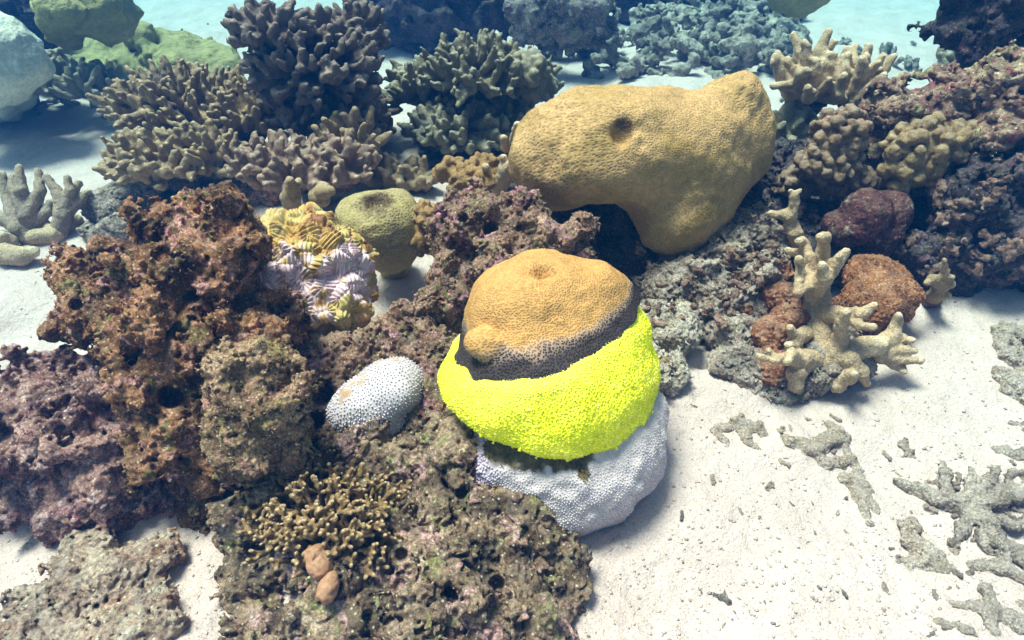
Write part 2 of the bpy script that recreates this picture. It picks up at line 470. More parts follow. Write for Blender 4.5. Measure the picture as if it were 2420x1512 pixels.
def scatter_on(V, Q, n_try, dmin, seed, keep=None):
    """blue-noise points on a mesh: returns positions, normals"""
    rs = np.random.default_rng(seed)
    fn = np.cross(V[Q[:, 2]] - V[Q[:, 0]], V[Q[:, 3]] - V[Q[:, 1]]); A = np.linalg.norm(fn, axis=1) / 2
    N = vnormals(V, Q)
    f = rs.choice(len(Q), n_try, p=A / A.sum())
    u, v = rs.random(n_try)[:, None], rs.random(n_try)[:, None]
    def bl(X): return (X[Q[f, 0]] * (1 - u) + X[Q[f, 1]] * u) * (1 - v) + (X[Q[f, 3]] * (1 - u) + X[Q[f, 2]] * u) * v
    P = bl(V); M = bl(N); M /= np.linalg.norm(M, axis=1)[:, None] + 1e-9
    if keep is not None:
        k = keep(P, M); P = P[k]; M = M[k]
    h = {}; out = []
    key = np.floor(P / dmin).astype(int)
    for i, (p, kk) in enumerate(zip(P.tolist(), key.tolist())):
        ok = True
        for a in (-1, 0, 1):
            for b in (-1, 0, 1):
                for c in (-1, 0, 1):
                    for q in h.get((kk[0] + a, kk[1] + b, kk[2] + c), ()):
                        if (p[0] - q[0])**2 + (p[1] - q[1])**2 + (p[2] - q[2])**2 < dmin * dmin: ok = False; break
                    if not ok: break
                if not ok: break
            if not ok: break
        if ok: h.setdefault(tuple(kk), []).append(p); out.append(i)
    return P[out], M[out]
def stamp(tv, tf, P, N, size, rs, tilt=0.2, zs=1.0):
    """copy a small template (z up) onto points; returns V,F lists of tri/quad arrays"""
    n = len(P); N = N + rs.normal(0, tilt, N.shape); N /= np.linalg.norm(N, axis=1)[:, None]
    a = np.cross(N, rs.normal(0, 1, N.shape)); a /= np.linalg.norm(a, axis=1)[:, None]; b = np.cross(N, a)
    S = np.asarray(size) * np.ones(n)
    V = P[:, None, :] + S[:, None, None] * (tv[None, :, 0, None] * a[:, None, :] + tv[None, :, 1, None] * b[:, None, :] + zs * tv[None, :, 2, None] * N[:, None, :])
    Fs = [(q[None] + (np.arange(n) * len(tv))[:, None, None]).reshape(-1, q.shape[1]) for q in tf]
    return V.reshape(-1, 3), Fs
def t_polyp(petals=7, flare=1.0, stalk=0.45, h=1.0, disc=0.8):
    """stalk that opens into a small toothed flower"""
    m = petals * 2; a = np.arange(m) / m * 2 * math.pi
    rings = [(stalk, 0.0), (stalk * 0.9, h * 0.6)]
    V = [np.stack([np.cos(a) * r, np.sin(a) * r, np.full(m, z)], 1) for r, z in rings]
    ro = np.where(np.arange(m) % 2 == 0, flare, flare * 0.62)
    V.append(np.stack([np.cos(a) * ro, np.sin(a) * ro, np.where(np.arange(m) % 2 == 0, h * disc, h * 0.95)], 1))
    V = np.concatenate(V + [np.array([[0, 0, h * 0.85]])])
    Qd = []; 
    for r in range(2):
        for i in range(m): Qd.append([r * m + i, r * m + (i + 1) % m, (r + 1) * m + (i + 1) % m, (r + 1) * m + i])
    T = [[2 * m + i, 2 * m + (i + 1) % m, 3 * m] for i in range(m)]
    return V, [np.array(Qd), np.array(T)]
def t_bead(seg=7, h=1.0):
    rings = [(0.75, -0.3), (1.0, 0.35 * h), (0.72, 0.85 * h)]
    a = np.arange(seg) / seg * 2 * math.pi
    V = np.concatenate([np.stack([np.cos(a) * r, np.sin(a) * r, np.full(seg, z)], 1) for r, z in rings] + [np.array([[0, 0, 1.02 * h]])])
    Qd = [[r * seg + i, r * seg + (i + 1) % seg, (r + 1) * seg + (i + 1) % seg, (r + 1) * seg + i] for r in range(2) for i in range(seg)]
    T = [[2 * seg + i, 2 * seg + (i + 1) % seg, 3 * seg] for i in range(seg)]
    return V, [np.array(Qd), np.array(T)]
# ============================================================ SETTING
def gz(x, y):
    p = np.stack([x, y, np.zeros_like(x)], 1)
    z = 0.022 * fbm(p, 0.7, 2, 3) + 0.006 * noise(p, 0.16, 8) + 0.0022 * noise(p, 0.05, 2) + 0.0012 * noise(p, 0.018, 6)
    for c, r, h in MOUNDS:
        q = ((x - c[0])**2 + (y - c[1])**2) / r**2
        z = z + h * np.exp(-q)
    return z
MOUNDS = []
for px, py, r, h in ((1330, 520, 0.5, 0.06), (760, 420, 0.5, 0.05), (2200, 520, 0.4, 0.06), (950, 1150, 0.22, 0.04), (1950, 160, 0.7, 0.05), (1900, 900, .2, -.012)):
    MOUNDS.append((at(px, py, 0), r, h))
_h = at(1655, 882, 0); MOUNDS.append((_h, 0.012, -0.03))
_h = at(1645, 958, 0); MOUNDS.append((_h, 0.008, -0.012))

def geo(a, step, grow, end):
    o = [a]; s = step
    while o[-1] < end: o.append(o[-1] + s); s *= grow
    return np.array(o)
ys = np.concatenate([-geo(0, 0.05, 1.1, 12)[::-1][:-1] + 0.3, geo(0.3, 0.0045, 1.0035, 4.8), geo(4.85, 0.05, 1.08, 16)])
xs = geo(0, 0.005, 1.0035, 3.2); xs = np.concatenate([xs, geo(3.25, 0.06, 1.09, 14)]); xs = np.concatenate([-xs[:0:-1], xs])
gx, gy = np.meshgrid(xs, ys)
gv = np.stack([gx.ravel(), gy.ravel(), gz(gx.ravel(), gy.ravel())], 1)
nx_, ny_ = len(xs), len(ys)
ii = (np.arange(ny_ - 1)[:, None] * nx_ + np.arange(nx_ - 1)[None]).ravel()
def mat_sand():
    m = NT_('white_coral_sand')
    c = m.ramp(m.noise(9, 5, 0.6), [(0.3, (0.50, 0.385, 0.35)), (0.7, (0.585, 0.465, 0.43))])
    g = m.ramp(m.noise(330, 3, 0.75), [(0.3, (0.7, 0.67, 0.65)), (0.5, (1.0, 1.0, 1.0)), (0.7, (1.25, 1.25, 1.25))])
    c = m.mix(1.0, c, g, 'MULTIPLY')
    v = m.vor(120); k = m.noise(25, 3, 0.6)
    dark = m.math('MULTIPLY', m.ramp(v, [(0.12, 1.0), (0.2, 0.0)]), m.ramp(k, [(0.5, 0.0), (0.62, 0.8)]))
    c = m.mix(dark, c, (0.30, 0.25, 0.22))
    v2 = m.vor(75)
    c = m.mix(m.math('MULTIPLY', m.ramp(v2, [(0.1, 0.9), (0.17, 0.0)]), m.ramp(m.noise(18, 3, 0.6, off=5), [(0.5, 0.0), (0.6, 1.0)])), c, (0.5, 0.42, 0.36))
    b = m.bump(m.noise(45, 4, 0.65), 0.8, 0.010)
    b = m.bump(m.noise(300, 3, 0.7), 0.7, 0.003, b)
    return m.done(c, b, 0.95, 0.15)
M_SAND = mat_sand()
tag(build('sea_floor', gv, np.stack([ii, ii + 1, ii + nx_ + 1, ii + nx_], 1), M_SAND), kind='structure')
def ground(px, py):
    z = 0.0
    for _ in range(4):
        p = at(px, py, z); z = float(gz(p[:1], p[1:2])[0])
    return np.array([p[0], p[1], z])

# ============================================================ MATERIALS
R_BROWN = m_rock('brown_turf_rock', [(.022, .010, .005), (.13, .057, .024), (.36, .17, .08), (.68, .39, .25)],
                 [(.55, .28, .25), (.17, .14, .045)], 0.56, 14, 0.3, (.42, .32, .25), 1.0)
R_OLIVE = m_rock('olive_pink_rock', [(.022, .012, .008), (.10, .06, .038), (.30, .195, .125), (.62, .46, .34)],
                 [(.55, .33, .32), (.24, .22, .09)], 0.56, 13, 0.3, (.42, .36, .28), 5.0)
R_PINK = m_rock('pink_crust_rock', [(.04, .018, .015), (.18, .09, .06), (.36, .20, .14), (.58, .40, .28)],
                [(.46, .22, .27), (.22, .17, .08)], 0.54, 15, 0.35, (.45, .37, .30), 11.0)
R_PURPLE = m_rock('purple_knobbly_rock', [(.04, .016, .016), (.20, .10, .09), (.46, .26, .22), (.70, .48, .40)],
                  [(.30, .13, .15), (.50, .33, .34)], 0.56, 16, 0.2, (.45, .36, .33), 21.0)
R_SANDY = m_rock('sandy_slab_rock', [(.10, .06, .045), (.28, .18, .13), (.42, .30, .22), (.55, .43, .34)],
                 [(.30, .14, .08), (.35, .30, .22)], 0.57, 11, 0.5, (.6, .5, .42), 31.0)
R_PALE = m_rock('pale_dead_coral_rock', [(.045, .03, .025), (.21, .145, .115), (.42, .32, .26), (.64, .52, .44)],
                [(.38, .25, .22), (.22, .20, .11)], 0.57, 15, 0.5, (.58, .53, .47), 41.0)
R_GREY = m_rock('grey_dead_coral', [(.05, .04, .045), (.13, .11, .11), (.24, .21, .20), (.38, .34, .32)],
                [(.24, .15, .18), (.18, .17, .10)], 0.56, 14, 0.45, (.42, .40, .38), 51.0)
R_DARK = m_rock('dark_reef_rock', [(.012, .01, .012), (.04, .03, .035), (.085, .06, .065), (.16, .12, .12)],
                [(.14, .07, .09), (.08, .07, .04)], 0.57, 13, 0.25, (.26, .24, .23), 61.0)
B_LEFT = m_branch('left_finger_coral', (.38, .27, .18), (.56, .42, .30), (.26, .18, .13), 0.1, 18, 6.0)
R_RIDGE = m_rock('mottled_ridge_rock', [(.04, .018, .018), (.18, .10, .075), (.36, .24, .16), (.58, .45, .33)], [(.26, .09, .09), (.34, .30, .16)], 0.54, 12, 0.25, (.5, .42, .36), 25.0)
B_TAN = m_branch('tan_finger_coral', (.56, .40, .25), (.78, .63, .45), (.46, .32, .20), 0.0, 18, sss=0.05)
B_MID = m_branch('brown_finger_coral', (.36, .24, .125), (.60, .43, .27), (.11, .06, .05), 0.15, 20, 2.0)
B_MAUVE = m_branch('mauve_finger_coral', (.31, .19, .135), (.55, .38, .26), (.15, .075, .07), 0.2, 20, 4.0)
B_GREY = m_branch('grey_green_finger_coral', (.25, .21, .125), (.46, .39, .24), (.10, .08, .075), 0.4, 18, 7.0)
B_DARK = m_branch('dark_purple_finger_coral', (.20, .14, .11), (.44, .33, .25), (.075, .045, .04), 0.35, 20, 9.0)
B_GOLD = m_branch('golden_brown_branch_coral', (.34, .21, .09), (.72, .53, .33), (.05, .026, .012), 0.0, 30, 12.0)

def m_pored(name, base, alt, pore, cells, low=None, fuzz=True, off=0.0):
    """massive coral: fine dark pores; attribute 'band' darkens towards the bare honeycomb edge"""
    m = NT_(name)
    c = m.mix(m.ramp(m.noise(9, 4, 0.6, 0.4, off=off), [(0.35, 0.0), (0.68, 1.0)]), base, alt)
    c = m.mix(1.0, c, m.ramp(m.noise(70, 4, 0.7, off=off), [(0.25, 0.72), (0.75, 1.25)]), 'MULTIPLY')
    cx = m.node('ShaderNodeCombineXYZ'); m.L(m.attr('pu'), cx.inputs[0]); m.L(m.attr('pv'), cx.inputs[1])
    wv = m.node('ShaderNodeVectorMath', operation='ADD'); nz = m.node('ShaderNodeTexNoise'); nz.inputs['Scale'].default_value = 60
    m.L(m.tc, nz.inputs['Vector'])
    sc_ = m.node('ShaderNodeVectorMath', operation='SCALE'); sc_.inputs['Scale'].default_value = 0.002; m.L(nz.outputs['Color'], sc_.inputs[0])
    m.L(cx.outputs[0], wv.inputs[0]); m.L(sc_.outputs[0], wv.inputs[1])
    vn = m.node('ShaderNodeTexVoronoi', feature='F1', voronoi_dimensions='2D'); vn.inputs['Scale'].default_value = cells; vn.inputs['Randomness'].default_value = 0.85
    m.L(wv.outputs[0], vn.inputs['Vector']); v = vn.outputs['Distance']
    pm = m.ramp(v, [(0.18, 1.0), (0.36, 0.0)] if cells < 180 else [(0.26, 1.0), (0.46, 0.0)])
    clr = m.ramp(m.noise(22, 4, 0.65, off=off + 3), [(0.36, 0.12), (0.62, 0.85)])
    return m, c, v, pm, clr

def mat_boulder(name, base, alt, pore, cells, pore_amt=1.0, off=0.0, stains=()):
    m, c, v, pm, clr = m_pored(name, base, alt, pore, cells, off=off)
    for sc_, col, th in stains:
        c = m.mix(m.ramp(m.noise(sc_, 5, 0.62, 0.3, off=off + sc_), [(th, 0.0), (th + 0.12, 0.75)]), c, col)
    c = m.mix(m.math('MULTIPLY', pm, m.math('MULTIPLY', clr, pore_amt)), c, pore)
    b = m.bump(m.noise(45, 4, 0.6), 0.35, 0.003)
    b = m.bump(m.ramp(v, [(0.15, 0.0), (0.45, 1.0)]), 0.6, 0.002, b)
    b = m.bump(m.noise(420, 2, 0.7), 0.5, 0.0018, b)
    c = m.mix(m.ramp(m.math('SUBTRACT', m.attr('pit'), m.math('MULTIPLY', m.noise(120, 4, .7), .7)), [(0.05, 0.0), (0.3, 0.95)]), c, (.085, .045, .03))  # browns the hollows: turf in the boulder's pit, shade painted into the cup's
    return m.done(c, b, 0.85, 0.2)
M_BOULDER = mat_boulder('tan_boulder_coral', (.54, .335, .155), (.38, .245, .09), (.20, .13, .06), 130, 0.9, 0.0,
                        [(7, (.24, .15, .03), .56), (13, (.36, .14, .09), .68)])
M_CUP = mat_boulder('green_tan_cup_coral', (.42, .33, .17), (.33, .26, .11), (.17, .13, .06), 150, 0.8, 8.0, [(6, (.26, .27, .06), .58)])

# ============================================================ THE BANDED CORAL (centre)
def banded_coral():
    vox = 0.0026
    bodyp = [(1290, 905, .19, (240, 225, 190)), (1405, 850, .20, (130, 150, 160)), (1180, 930, .165, (125, 130, 120))]
    domep = [(1255, 752, .288, (154, 152, 150)), (1395, 740, .285, (118, 116, 118)), (1325, 748, .285, (140, 138, 140)), 
             (1310, 800, .26, (190, 165, 110))]
    whitep = [(1345, 1065, .085, (200, 175, 165)), (1445, 1000, .09, (122, 150, 140)), (1225, 1080, .08, (108, 120, 110)), (1345, 1120, .05, (130, 130, 120))]
    PB, PD, PW = prims_pts(bodyp), prims_pts(domep), prims_pts(whitep)
    loc = np.mean([c for c, r in PW], 0); loc[2] = 0
    rt = root('banded_flower_coral', loc, 'tan domed coral with black rim and a glowing lime-yellow polyp band above white polyps', 'coral')
    # rim plane
    p0 = at(1290, 890, .268); 
    left = at(1072, 850, .235); right = at(1512, 712, .305)
    n = np.cross(right - left, p0 - (left + right) / 2); n = n / np.linalg.norm(n); n = n if n[2] > 0 else -n
    def plane(g): return (g - left) @ n
    lo = np.min([c - r for c, r in PB + PD], 0); hi = np.max([c + r for c, r in PB + PD], 0)
    fd = Field(lo, hi, vox, 0.03)
    for c, r in PD: fd.ball(c, r, 0.03)
    for c, r in PB: fd.ball(c, r * 0.955, 0.035)
    pit = fd.hit(1285, 640); s = mpp(pit)
    fd.cut(pit + np.array([0, 0.0, 0.004]), np.array([36, 20, 36]) * s, 0.012)
    bp = fd.hit(1158, 822); s = mpp(bp); db = bp - np.array([0, 0, CAMH]); db /= np.linalg.norm(db)
    fd.ball(bp + db * 0.006 + np.array([-0.006, 0, 0.006]), np.array([52, 40, 38]) * s, 0.005)
    fd.rough(lambda g: 0.005 * noise(g, 0.09, 3) + 0.0011 * noise(g, 0.028, 5) + 0.0004 * noise(g, 0.009, 7), 0.014)
    V, Q, _ = fd.mesh(); V = relax(V, Q, 1, 0.4)
    p0 = pick(V, 1290, 890); left = pick(V, 1075, 848); right = pick(V, 1508, 712)
    n = np.cross(right - left, p0 - (left + right) / 2); n = n / np.linalg.norm(n); n = n if n[2] > 0 else -n
    h0 = pick(V, 1262, 1068); h1 = pick(V, 1050, 915); h2 = pick(V, 1535, 960)
    d = plane(V) + 0.003 * noise(V, 0.06, 4)
    qd = d[Q].mean(1)
    def sub(Q_, keep):
        Q2 = Q_[keep]; u, inv = np.unique(Q2, return_inverse=True); return u, inv.reshape(Q2.shape)
    u, q = sub(Q, qd > -0.006)
    M = NT_('bare_tan_dome_with_black_rim')
    bd = M.attr('band')
    m, c, v, pm, clr = m_pored('bare_tan_dome', (.58, .31, .10), (.48, .27, .09), None, 225)
    bd = m.attr('band')
    e = m.math('ADD', bd, m.math('MULTIPLY', m.math('SUBTRACT', m.noise(22, 5, 0.65), 0.5), 0.5))
    pink = m.ramp(e, [(0.30, 0.0), (0.55, 0.85)]); c = m.mix(pink, c, (.46, .335, .27))
    darkc = m.ramp(e, [(0.42, 0.0), (0.8, 1.0)]); c = m.mix(darkc, c, (.05, .034, .034))
    pa = m.math('MAXIMUM', m.math('MULTIPLY', clr, 0.6), m.ramp(e, [(0.25, 0.0), (0.6, 1.0)]))
    c = m.mix(m.math('MULTIPLY', pm, pa), c, m.mix(m.ramp(e, [(0.3, 0.0), (0.6, 1.0)]), (.20, .10, .035), (.018, .014, .018)))
    b = m.bump(m.noise(60, 3, 0.6), 0.3, 0.002)
    b = m.bump(m.ramp(v, [(0.15, 0.0), (0.5, 1.0)]), 0.5, 0.002, b)
    mat = m.done(c, b, 0.75, 0.25)
    bpy.data.materials.remove(M.m)
    pu, pv_ = pmap(V, at(1290, 800, .24), .16)
    # the rim is widest at the left front
    band = np.clip(1.15 - d / (0.036 + 0.028 * np.clip((left[0] + 0.22 - V[:, 0]) / 0.25, 0, 1)), 0, 1.3)
    build('bare_dome', V[u], q, mat, rt, attrs={'band': band[u], 'pu': pu[u], 'pv': pv_[u]})
    # yellow collar
    lo = np.min([c - r for c, r in PB], 0); hi = np.max([c + r for c, r in PB], 0)
    fy = Field(lo, hi, vox * 1.1, 0.03)
    for c, r in PB: fy.ball(c, r, 0.05)
    fy.rough(lambda g: 0.004 * noise(g, 0.09, 3) + 0.001 * noise(g, 0.03, 5), 0.012)
    X, Y, Z = np.meshgrid(*[fy.lo[k] + np.arange(fy.n[k]) * fy.v for k in range(3)], indexing='ij')
    pl = ((X - left[0]) * n[0] + (Y - left[1]) * n[1] + (Z - left[2]) * n[2]).astype(np.float32)
    fy.f = -smin(-fy.f, -(pl + 0.003 * noise(np.stack([X, Y, Z], -1).reshape(-1, 3), 0.06, 4).reshape(X.shape)), 0.012)
    # lower scalloped hem: cut by a plane tilted to the front
    nh = np.cross(h2 - h1, h0 - h1); nh = nh / np.linalg.norm(nh); nh = nh if nh[2] > 0 else -nh
    ph = ((X - h0[0]) * nh[0] + (Y - h0[1]) * nh[1] + (Z - h0[2]) * nh[2]).astype(np.float32)
    fy.f = -smin(-fy.f, (ph + 0.01), 0.02)
    Vy, Qy, _ = fy.mesh()
    ym = NT_('lime_yellow_polyps')
    gi = ym.node('ShaderNodeNewGeometry')
    cy = ym.mix(ym.ramp(ym.noise(11, 4, 0.6), [(0.35, 0.0), (0.65, 1.0)]), (.72, .76, .005), (.86, .84, .04))
    cy = ym.mix(1.0, cy, ym.ramp(gi.outputs['Random Per Island'], [(0.0, (.86, .9, .6)), (.4, (1, 1, 1)), (.85, (1.1, 1.1, 2.5)), (1.0, (1.25, 1.2, 9.0))]), 'MULTIPLY')
    cy = ym.mix(ym.attr('pale'), cy, (.92, .92, .22))
    cy = ym.mix(1.0, cy, ym.ramp(ym.noise(160, 3, 0.7), [(0.3, 0.8), (0.7, 1.15)]), 'MULTIPLY')
    yb = ym.bump(ym.noise(260, 3, 0.7), 0.6, 0.002)
    ymat = ym.done(cy, yb, 0.6, 0.3)
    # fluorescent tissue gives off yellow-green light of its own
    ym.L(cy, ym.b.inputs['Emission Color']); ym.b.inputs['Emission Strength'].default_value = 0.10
    yo = build('polyp_band', Vy, Qy, ymat, rt)
    rs = np.random.default_rng(11)
    P, Nn = scatter_on(Vy, Qy, 80000, 0.0037, 5, keep=lambda p, m_: (plane(p) < 0.0) & ((p[:, 1] < 0.98)))
    tv, tf = t_polyp(6, 1.0, 0.42, 1.0, 0.95)
    low = np.clip(-( plane(P)) / 0.12, 0, 1)
    # long ragged polyps along the hem, short dense ones near the rim
    Nn = Nn + np.array([0, 0, -0.25]) * low[:, None]
    Pv, Pf = stamp(tv, tf, P - Nn * 0.001, Nn, (0.0021 + 0.0011 * low) * (0.8 + 0.4 * rs.random(len(P))), rs, 0.28, 1.0)
    
    # a few stretched stalks hanging from the hem
    hem = np.nonzero((np.abs((P - h0) @ nh + 0.005) < 0.011) & (P[:, 1] < 0.86))[0]
    hem = hem[rs.permutation(len(hem))[:90]]
    Hv, Hf = stamp(tv, tf, P[hem], Nn[hem] * 0.5 + np.array([0, -0.25, -0.8]), 0.0028 * (0.8 + 0.5 * rs.random(len(hem))), rs, 0.35, 2.2)
    Hf = [f + len(Pv) for f in Hf]
    allv = np.concatenate([Pv, Hv]); 
    build('polyps', allv, Pf + Hf, ymat, yo, attrs={'pale': np.repeat(np.concatenate([np.clip(1 - low * 3.0, 0, 1) * .8, 0 * hem]), len(tv))})
    # white lower colony
    lo = np.min([c - r for c, r in PW], 0); hi = np.max([c + r for c, r in PW], 0)
    fw = Field(lo, hi, vox * 1.1, 0.03)
    for c, r in PW: fw.ball(c, r, 0.05)
    fw.rough(lambda g: 0.005 * noise(g, 0.1, 13) + 0.002 * noise(g, 0.03, 15), 0.012)
    Vw, Qw, _ = fw.mesh()
    wm = NT_('white_polyp_coral')
    tf_ = wm.attr('turf')
    cw = wm.mix(wm.ramp(wm.noise(14, 4, 0.6), [(0.35, 0.0), (0.7, 1.0)]), (.72, .62, .62), (.63, .55, .56))
    lav = wm.attr('lilac'); cw = wm.mix(lav, cw, (.55, .46, .60))
    cw = wm.mix(1.0, cw, wm.ramp(wm.vor(190), [(0.15, 1.05), (0.6, 0.88)]), 'MULTIPLY')
    turfc = wm.ramp(wm.noise(60, 5, 0.7), [(0.3, (.05, .035, .015)), (0.55, (.16, .12, .05)), (0.75, (.30, .24, .12))])
    cw = wm.mix(tf_, cw, turfc)
    wb = wm.bump(wm.noise(120, 4, 0.7), 0.5, 0.004)
    wb = wm.bump(wm.vor(190), -0.6, 0.003, wb)
    wmat = wm.done(cw, wb, 0.6, 0.3)
    def turf(P_):
        # brown algae patch just under the yellow hem, and the worn brown underside at the right
        def seg(a, b, r):
            ab = b - a; t = np.clip(((P_ - a) @ ab) / (ab @ ab), 0, 1); return np.linalg.norm(P_ - a - t[:, None] * ab, axis=1) / r
        d = np.minimum.reduce([seg(tA, tB, .021), seg(tB, tC, .021), seg(tC, tD, .009)])
        t = np.clip((1.25 - d + 0.35 * noise(P_, 0.02, 6)) * 3, 0, 1)
        t2 = np.clip((1.2 - seg(uA, uB, .011) + .2 * noise(P_, .012, 3)) * 3, 0, 1)
        return t, t2
    tA, tB, tC, tD = pick(Vw, 1160, 1060), pick(Vw, 1270, 1085), pick(Vw, 1375, 1075), pick(Vw, 1380, 1118)
    uA, uB = pick(Vw, 1520, 1152), pick(Vw, 1405, 1236)
    t1, t2 = turf(Vw)
    le = at(1130, 1120, .08)
    def lil(P_): return np.clip((le[0] + 0.05 - P_[:, 0]) / 0.05, 0, 1)
    wo = build('white_polyp_base', Vw, Qw, wmat, rt, attrs={'turf': t1, 'lilac': lil(Vw)})
    P, Nn = scatter_on(Vw, Qw, 80000, 0.0038, 9, keep=lambda p, m_: (p[:, 1] < 0.95))
    t1p, _ = turf(P); k = t1p < 0.5; P, Nn = P[k], Nn[k]; L_ = lil(P)
    k = rs.random(len(P)) > L_ * 0.3; P, Nn, L_ = P[k], Nn[k], L_[k]
    bv, bf = t_bead(7, 1.0)
    Bv, Bf = stamp(bv, bf, P, Nn, (0.0014 + 0.0016 * L_) * (0.85 + 0.3 * rs.random(len(P))), rs, 0.2, 1 + 0.0)
    pw = build('polyps', Bv, Bf, wmat, wo, attrs={'turf': np.zeros(len(Bv)), 'lilac': np.repeat(L_, len(bv))})
    # brown turf tuft between the two
    P, Nn = scatter_on(Vw, Qw, 17000, 0.003, 19, keep=lambda p, m_: (turf(p)[0] > 0.6) & (turf(p)[1] < .3))
    if len(P):
        tm = NT_('brown_turf_tuft'); tcx = tm.ramp(tm.noise(60, 4, 0.7), [(0.3, (.06, .04, .015)), (0.7, (.24, .18, .08))]); tmat = tm.done(tcx, None, 0.9, 0.1)
        sv = np.array([[.5, 0, 0], [-.25, .43, 0], [-.25, -.43, 0], [.3, .2, 1.2], [-.1, .3, 2.4]]); sf = [np.array([[0, 1, 3], [1, 2, 3], [2, 0, 3], [1, 3, 4], [0, 3, 4]])]
        Tv, Tf = stamp(sv, sf, P, Nn, 0.003 * (0.6 + 0.8 * rs.random(len(P))), rs, 0.6)
        build('algae_tuft', Tv, Tf, tmat, rt)
banded_coral()

# ============================================================ MASSIVE CORALS
def fuzz_on(V, Q, mat, parent, n, dmin, size, seed, keep=None):
    P, N = scatter_on(V, Q, n, dmin, seed, keep)
    rs = np.random.default_rng(seed)
    sv = np.array([[.5, 0, -.5], [-.25, .43, -.5], [-.25, -.43, -.5], [0.1, .1, 1.6]]); sf = [np.array([[0, 1, 3], [1, 2, 3], [2, 0, 3]])]
    Tv, Tf = stamp(sv, sf, P, N, size * (0.6 + 0.8 * rs.random(len(P))), rs, 0.45)
    return build('polyps', Tv, Tf, mat, parent)
def massive(name, label, prims, mat, vox=0.004, cuts=(), k=0.06, bump_=0.008, seed=0, fuzz=None, group=None):
    P = prims_pts(prims)
    lo = np.min([c - r for c, r in P], 0); hi = np.max([c + r for c, r in P], 0)
    fl = Field(lo, hi, vox, 0.04)
    for c, r in P: fl.ball(c, r, k)
    pits = []
    for c, r, kk in cuts:
        h_ = fl.hit(*c); fl.cut(h_, np.array(r) * mpp(h_), kk); pits.append((h_, r[0] * mpp(h_)))
    fl.rough(lambda g: bump_ * noise(g, 0.11, seed) + bump_ * 0.35 * noise(g, 0.035, seed + 3) + bump_ * 0.14 * noise(g, 0.012, seed + 5), bump_ * 2.5 + vox)
    V, Q, _ = fl.mesh(); V = relax(V, Q, 1, 0.4)
    loc = np.mean([c for c, r in P], 0); loc[2] = 0
    Rm = float(np.mean(np.linalg.norm(V - V.mean(0), axis=1))); pu, pv_ = pmap(V, V.mean(0), Rm)
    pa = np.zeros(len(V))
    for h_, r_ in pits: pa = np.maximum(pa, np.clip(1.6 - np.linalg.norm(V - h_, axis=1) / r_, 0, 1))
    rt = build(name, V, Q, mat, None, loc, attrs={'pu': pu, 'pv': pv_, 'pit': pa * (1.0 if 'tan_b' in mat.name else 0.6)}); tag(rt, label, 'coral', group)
    if fuzz: o = fuzz_on(V, Q, mat, rt, *fuzz)
    return rt
massive('boulder_coral', 'largest lumpy tan boulder coral with a dark pit on top and a lobe hanging down',
        [(1385, 355, .36, (140, 145, 108)), (1315, 375, .33, (105, 110, 108)), (1520, 345, .36, (150, 140, 112)), (1640, 352, .35, (120, 120, 122)),
         (1738, 240, .44, (58, 56, 66)), (1735, 335, .33, (80, 110, 110)), (1602, 502, .22, (100, 92, 102)), (1450, 285, .42, (120, 100, 52)), (1650, 420, .28, (100, 90, 100))],
        M_BOULDER, 0.0045, [((1474, 300), (24, 20, 42), 0.016)], 0.065, 0.005, 3,
        (120000, 0.0045, 0.0016, 3, lambda p, n: (n[:, 1] < 0.5)))
massive('cup_coral', 'small green-tan cup shaped coral with a hollow in its flat top', [(893, 498, .235, (92, 80, 42)), (905, 540, .20, (82, 75, 60)), (922, 585, .15, (56, 56, 58)), (930, 600, .08, (45, 45, 70))],
        M_CUP, 0.0035, [((888, 474), (56, 24, 30), 0.014)], 0.05, 0.004, 5, (40000, 0.004, 0.0012, 4, None))

def white_coral():
    prims = [(915, 925, .15, (72, 68, 62)), (860, 965, .12, (78, 66, 55)), (940, 905, .15, (48, 50, 50)), (885, 985, .09, (70, 60, 60))]
    P = prims_pts(prims)
    lo = np.min([c - r for c, r in P], 0); hi = np.max([c + r for c, r in P], 0)
    fl = Field(lo, hi, 0.0026, 0.03)
    for c, r in P: fl.ball(c, r, 0.04)
    fl.rough(lambda g: 0.003 * noise(g, 0.06, 3), 0.01)
    V, Q, _ = fl.mesh()
    m = NT_('bleached_white_coral'); tn = m.attr('tan')
    c = m.mix(m.ramp(m.noise(18, 4, 0.6), [(0.35, 0.0), (0.7, 1.0)]), (.66, .59, .60), (.52, .46, .52))
    c = m.mix(tn, c, (.42, .27, .17))
    c = m.mix(1.0, c, m.ramp(m.noise(200, 3, 0.7), [(0.3, 0.8), (0.7, 1.12)]), 'MULTIPLY')
    mat = m.done(c, m.bump(m.noise(150, 4, 0.7), 0.6, 0.003), 0.6, 0.3)
    ridge = at(880, 880, .19)
    def tanf(p):
        a, b = at(815, 935, .16), at(930, 862, .19); ab = (b - a); t = np.clip(((p - a) @ ab) / (ab @ ab), 0, 1)
        d = np.linalg.norm(p - a - t[:, None] * ab, axis=1); return np.clip(1.5 - d / 0.014 + 0.7 * noise(p, 0.02, 5), 0, 1)
    rt = build('bleached_coral', V, Q, mat, None, (P[0][0][0], P[0][0][1], 0), attrs={'tan': tanf(V)})
    tag(rt, 'small white bleached coral of pointed polyps tucked between rocks left of the yellow band', 'coral')
    Pp, N = scatter_on(V, Q, 17000, 0.0048, 21, lambda p, n: (tanf(p) < 0.4) & (n[:, 1] < 0.6)); rs = np.random.default_rng(4)
    bv, bf = t_bead(6, 1.5); low = np.clip((0.17 - Pp[:, 2]) / 0.08, 0, 1)
    Bv, Bf = stamp(bv, bf, Pp, N, (0.0014 + 0.0012 * low) * (0.8 + 0.4 * rs.random(len(Pp))), rs, 0.3, 1.2)
    build('polyps', Bv, Bf, mat, rt, attrs={'tan': np.zeros(len(Bv))})
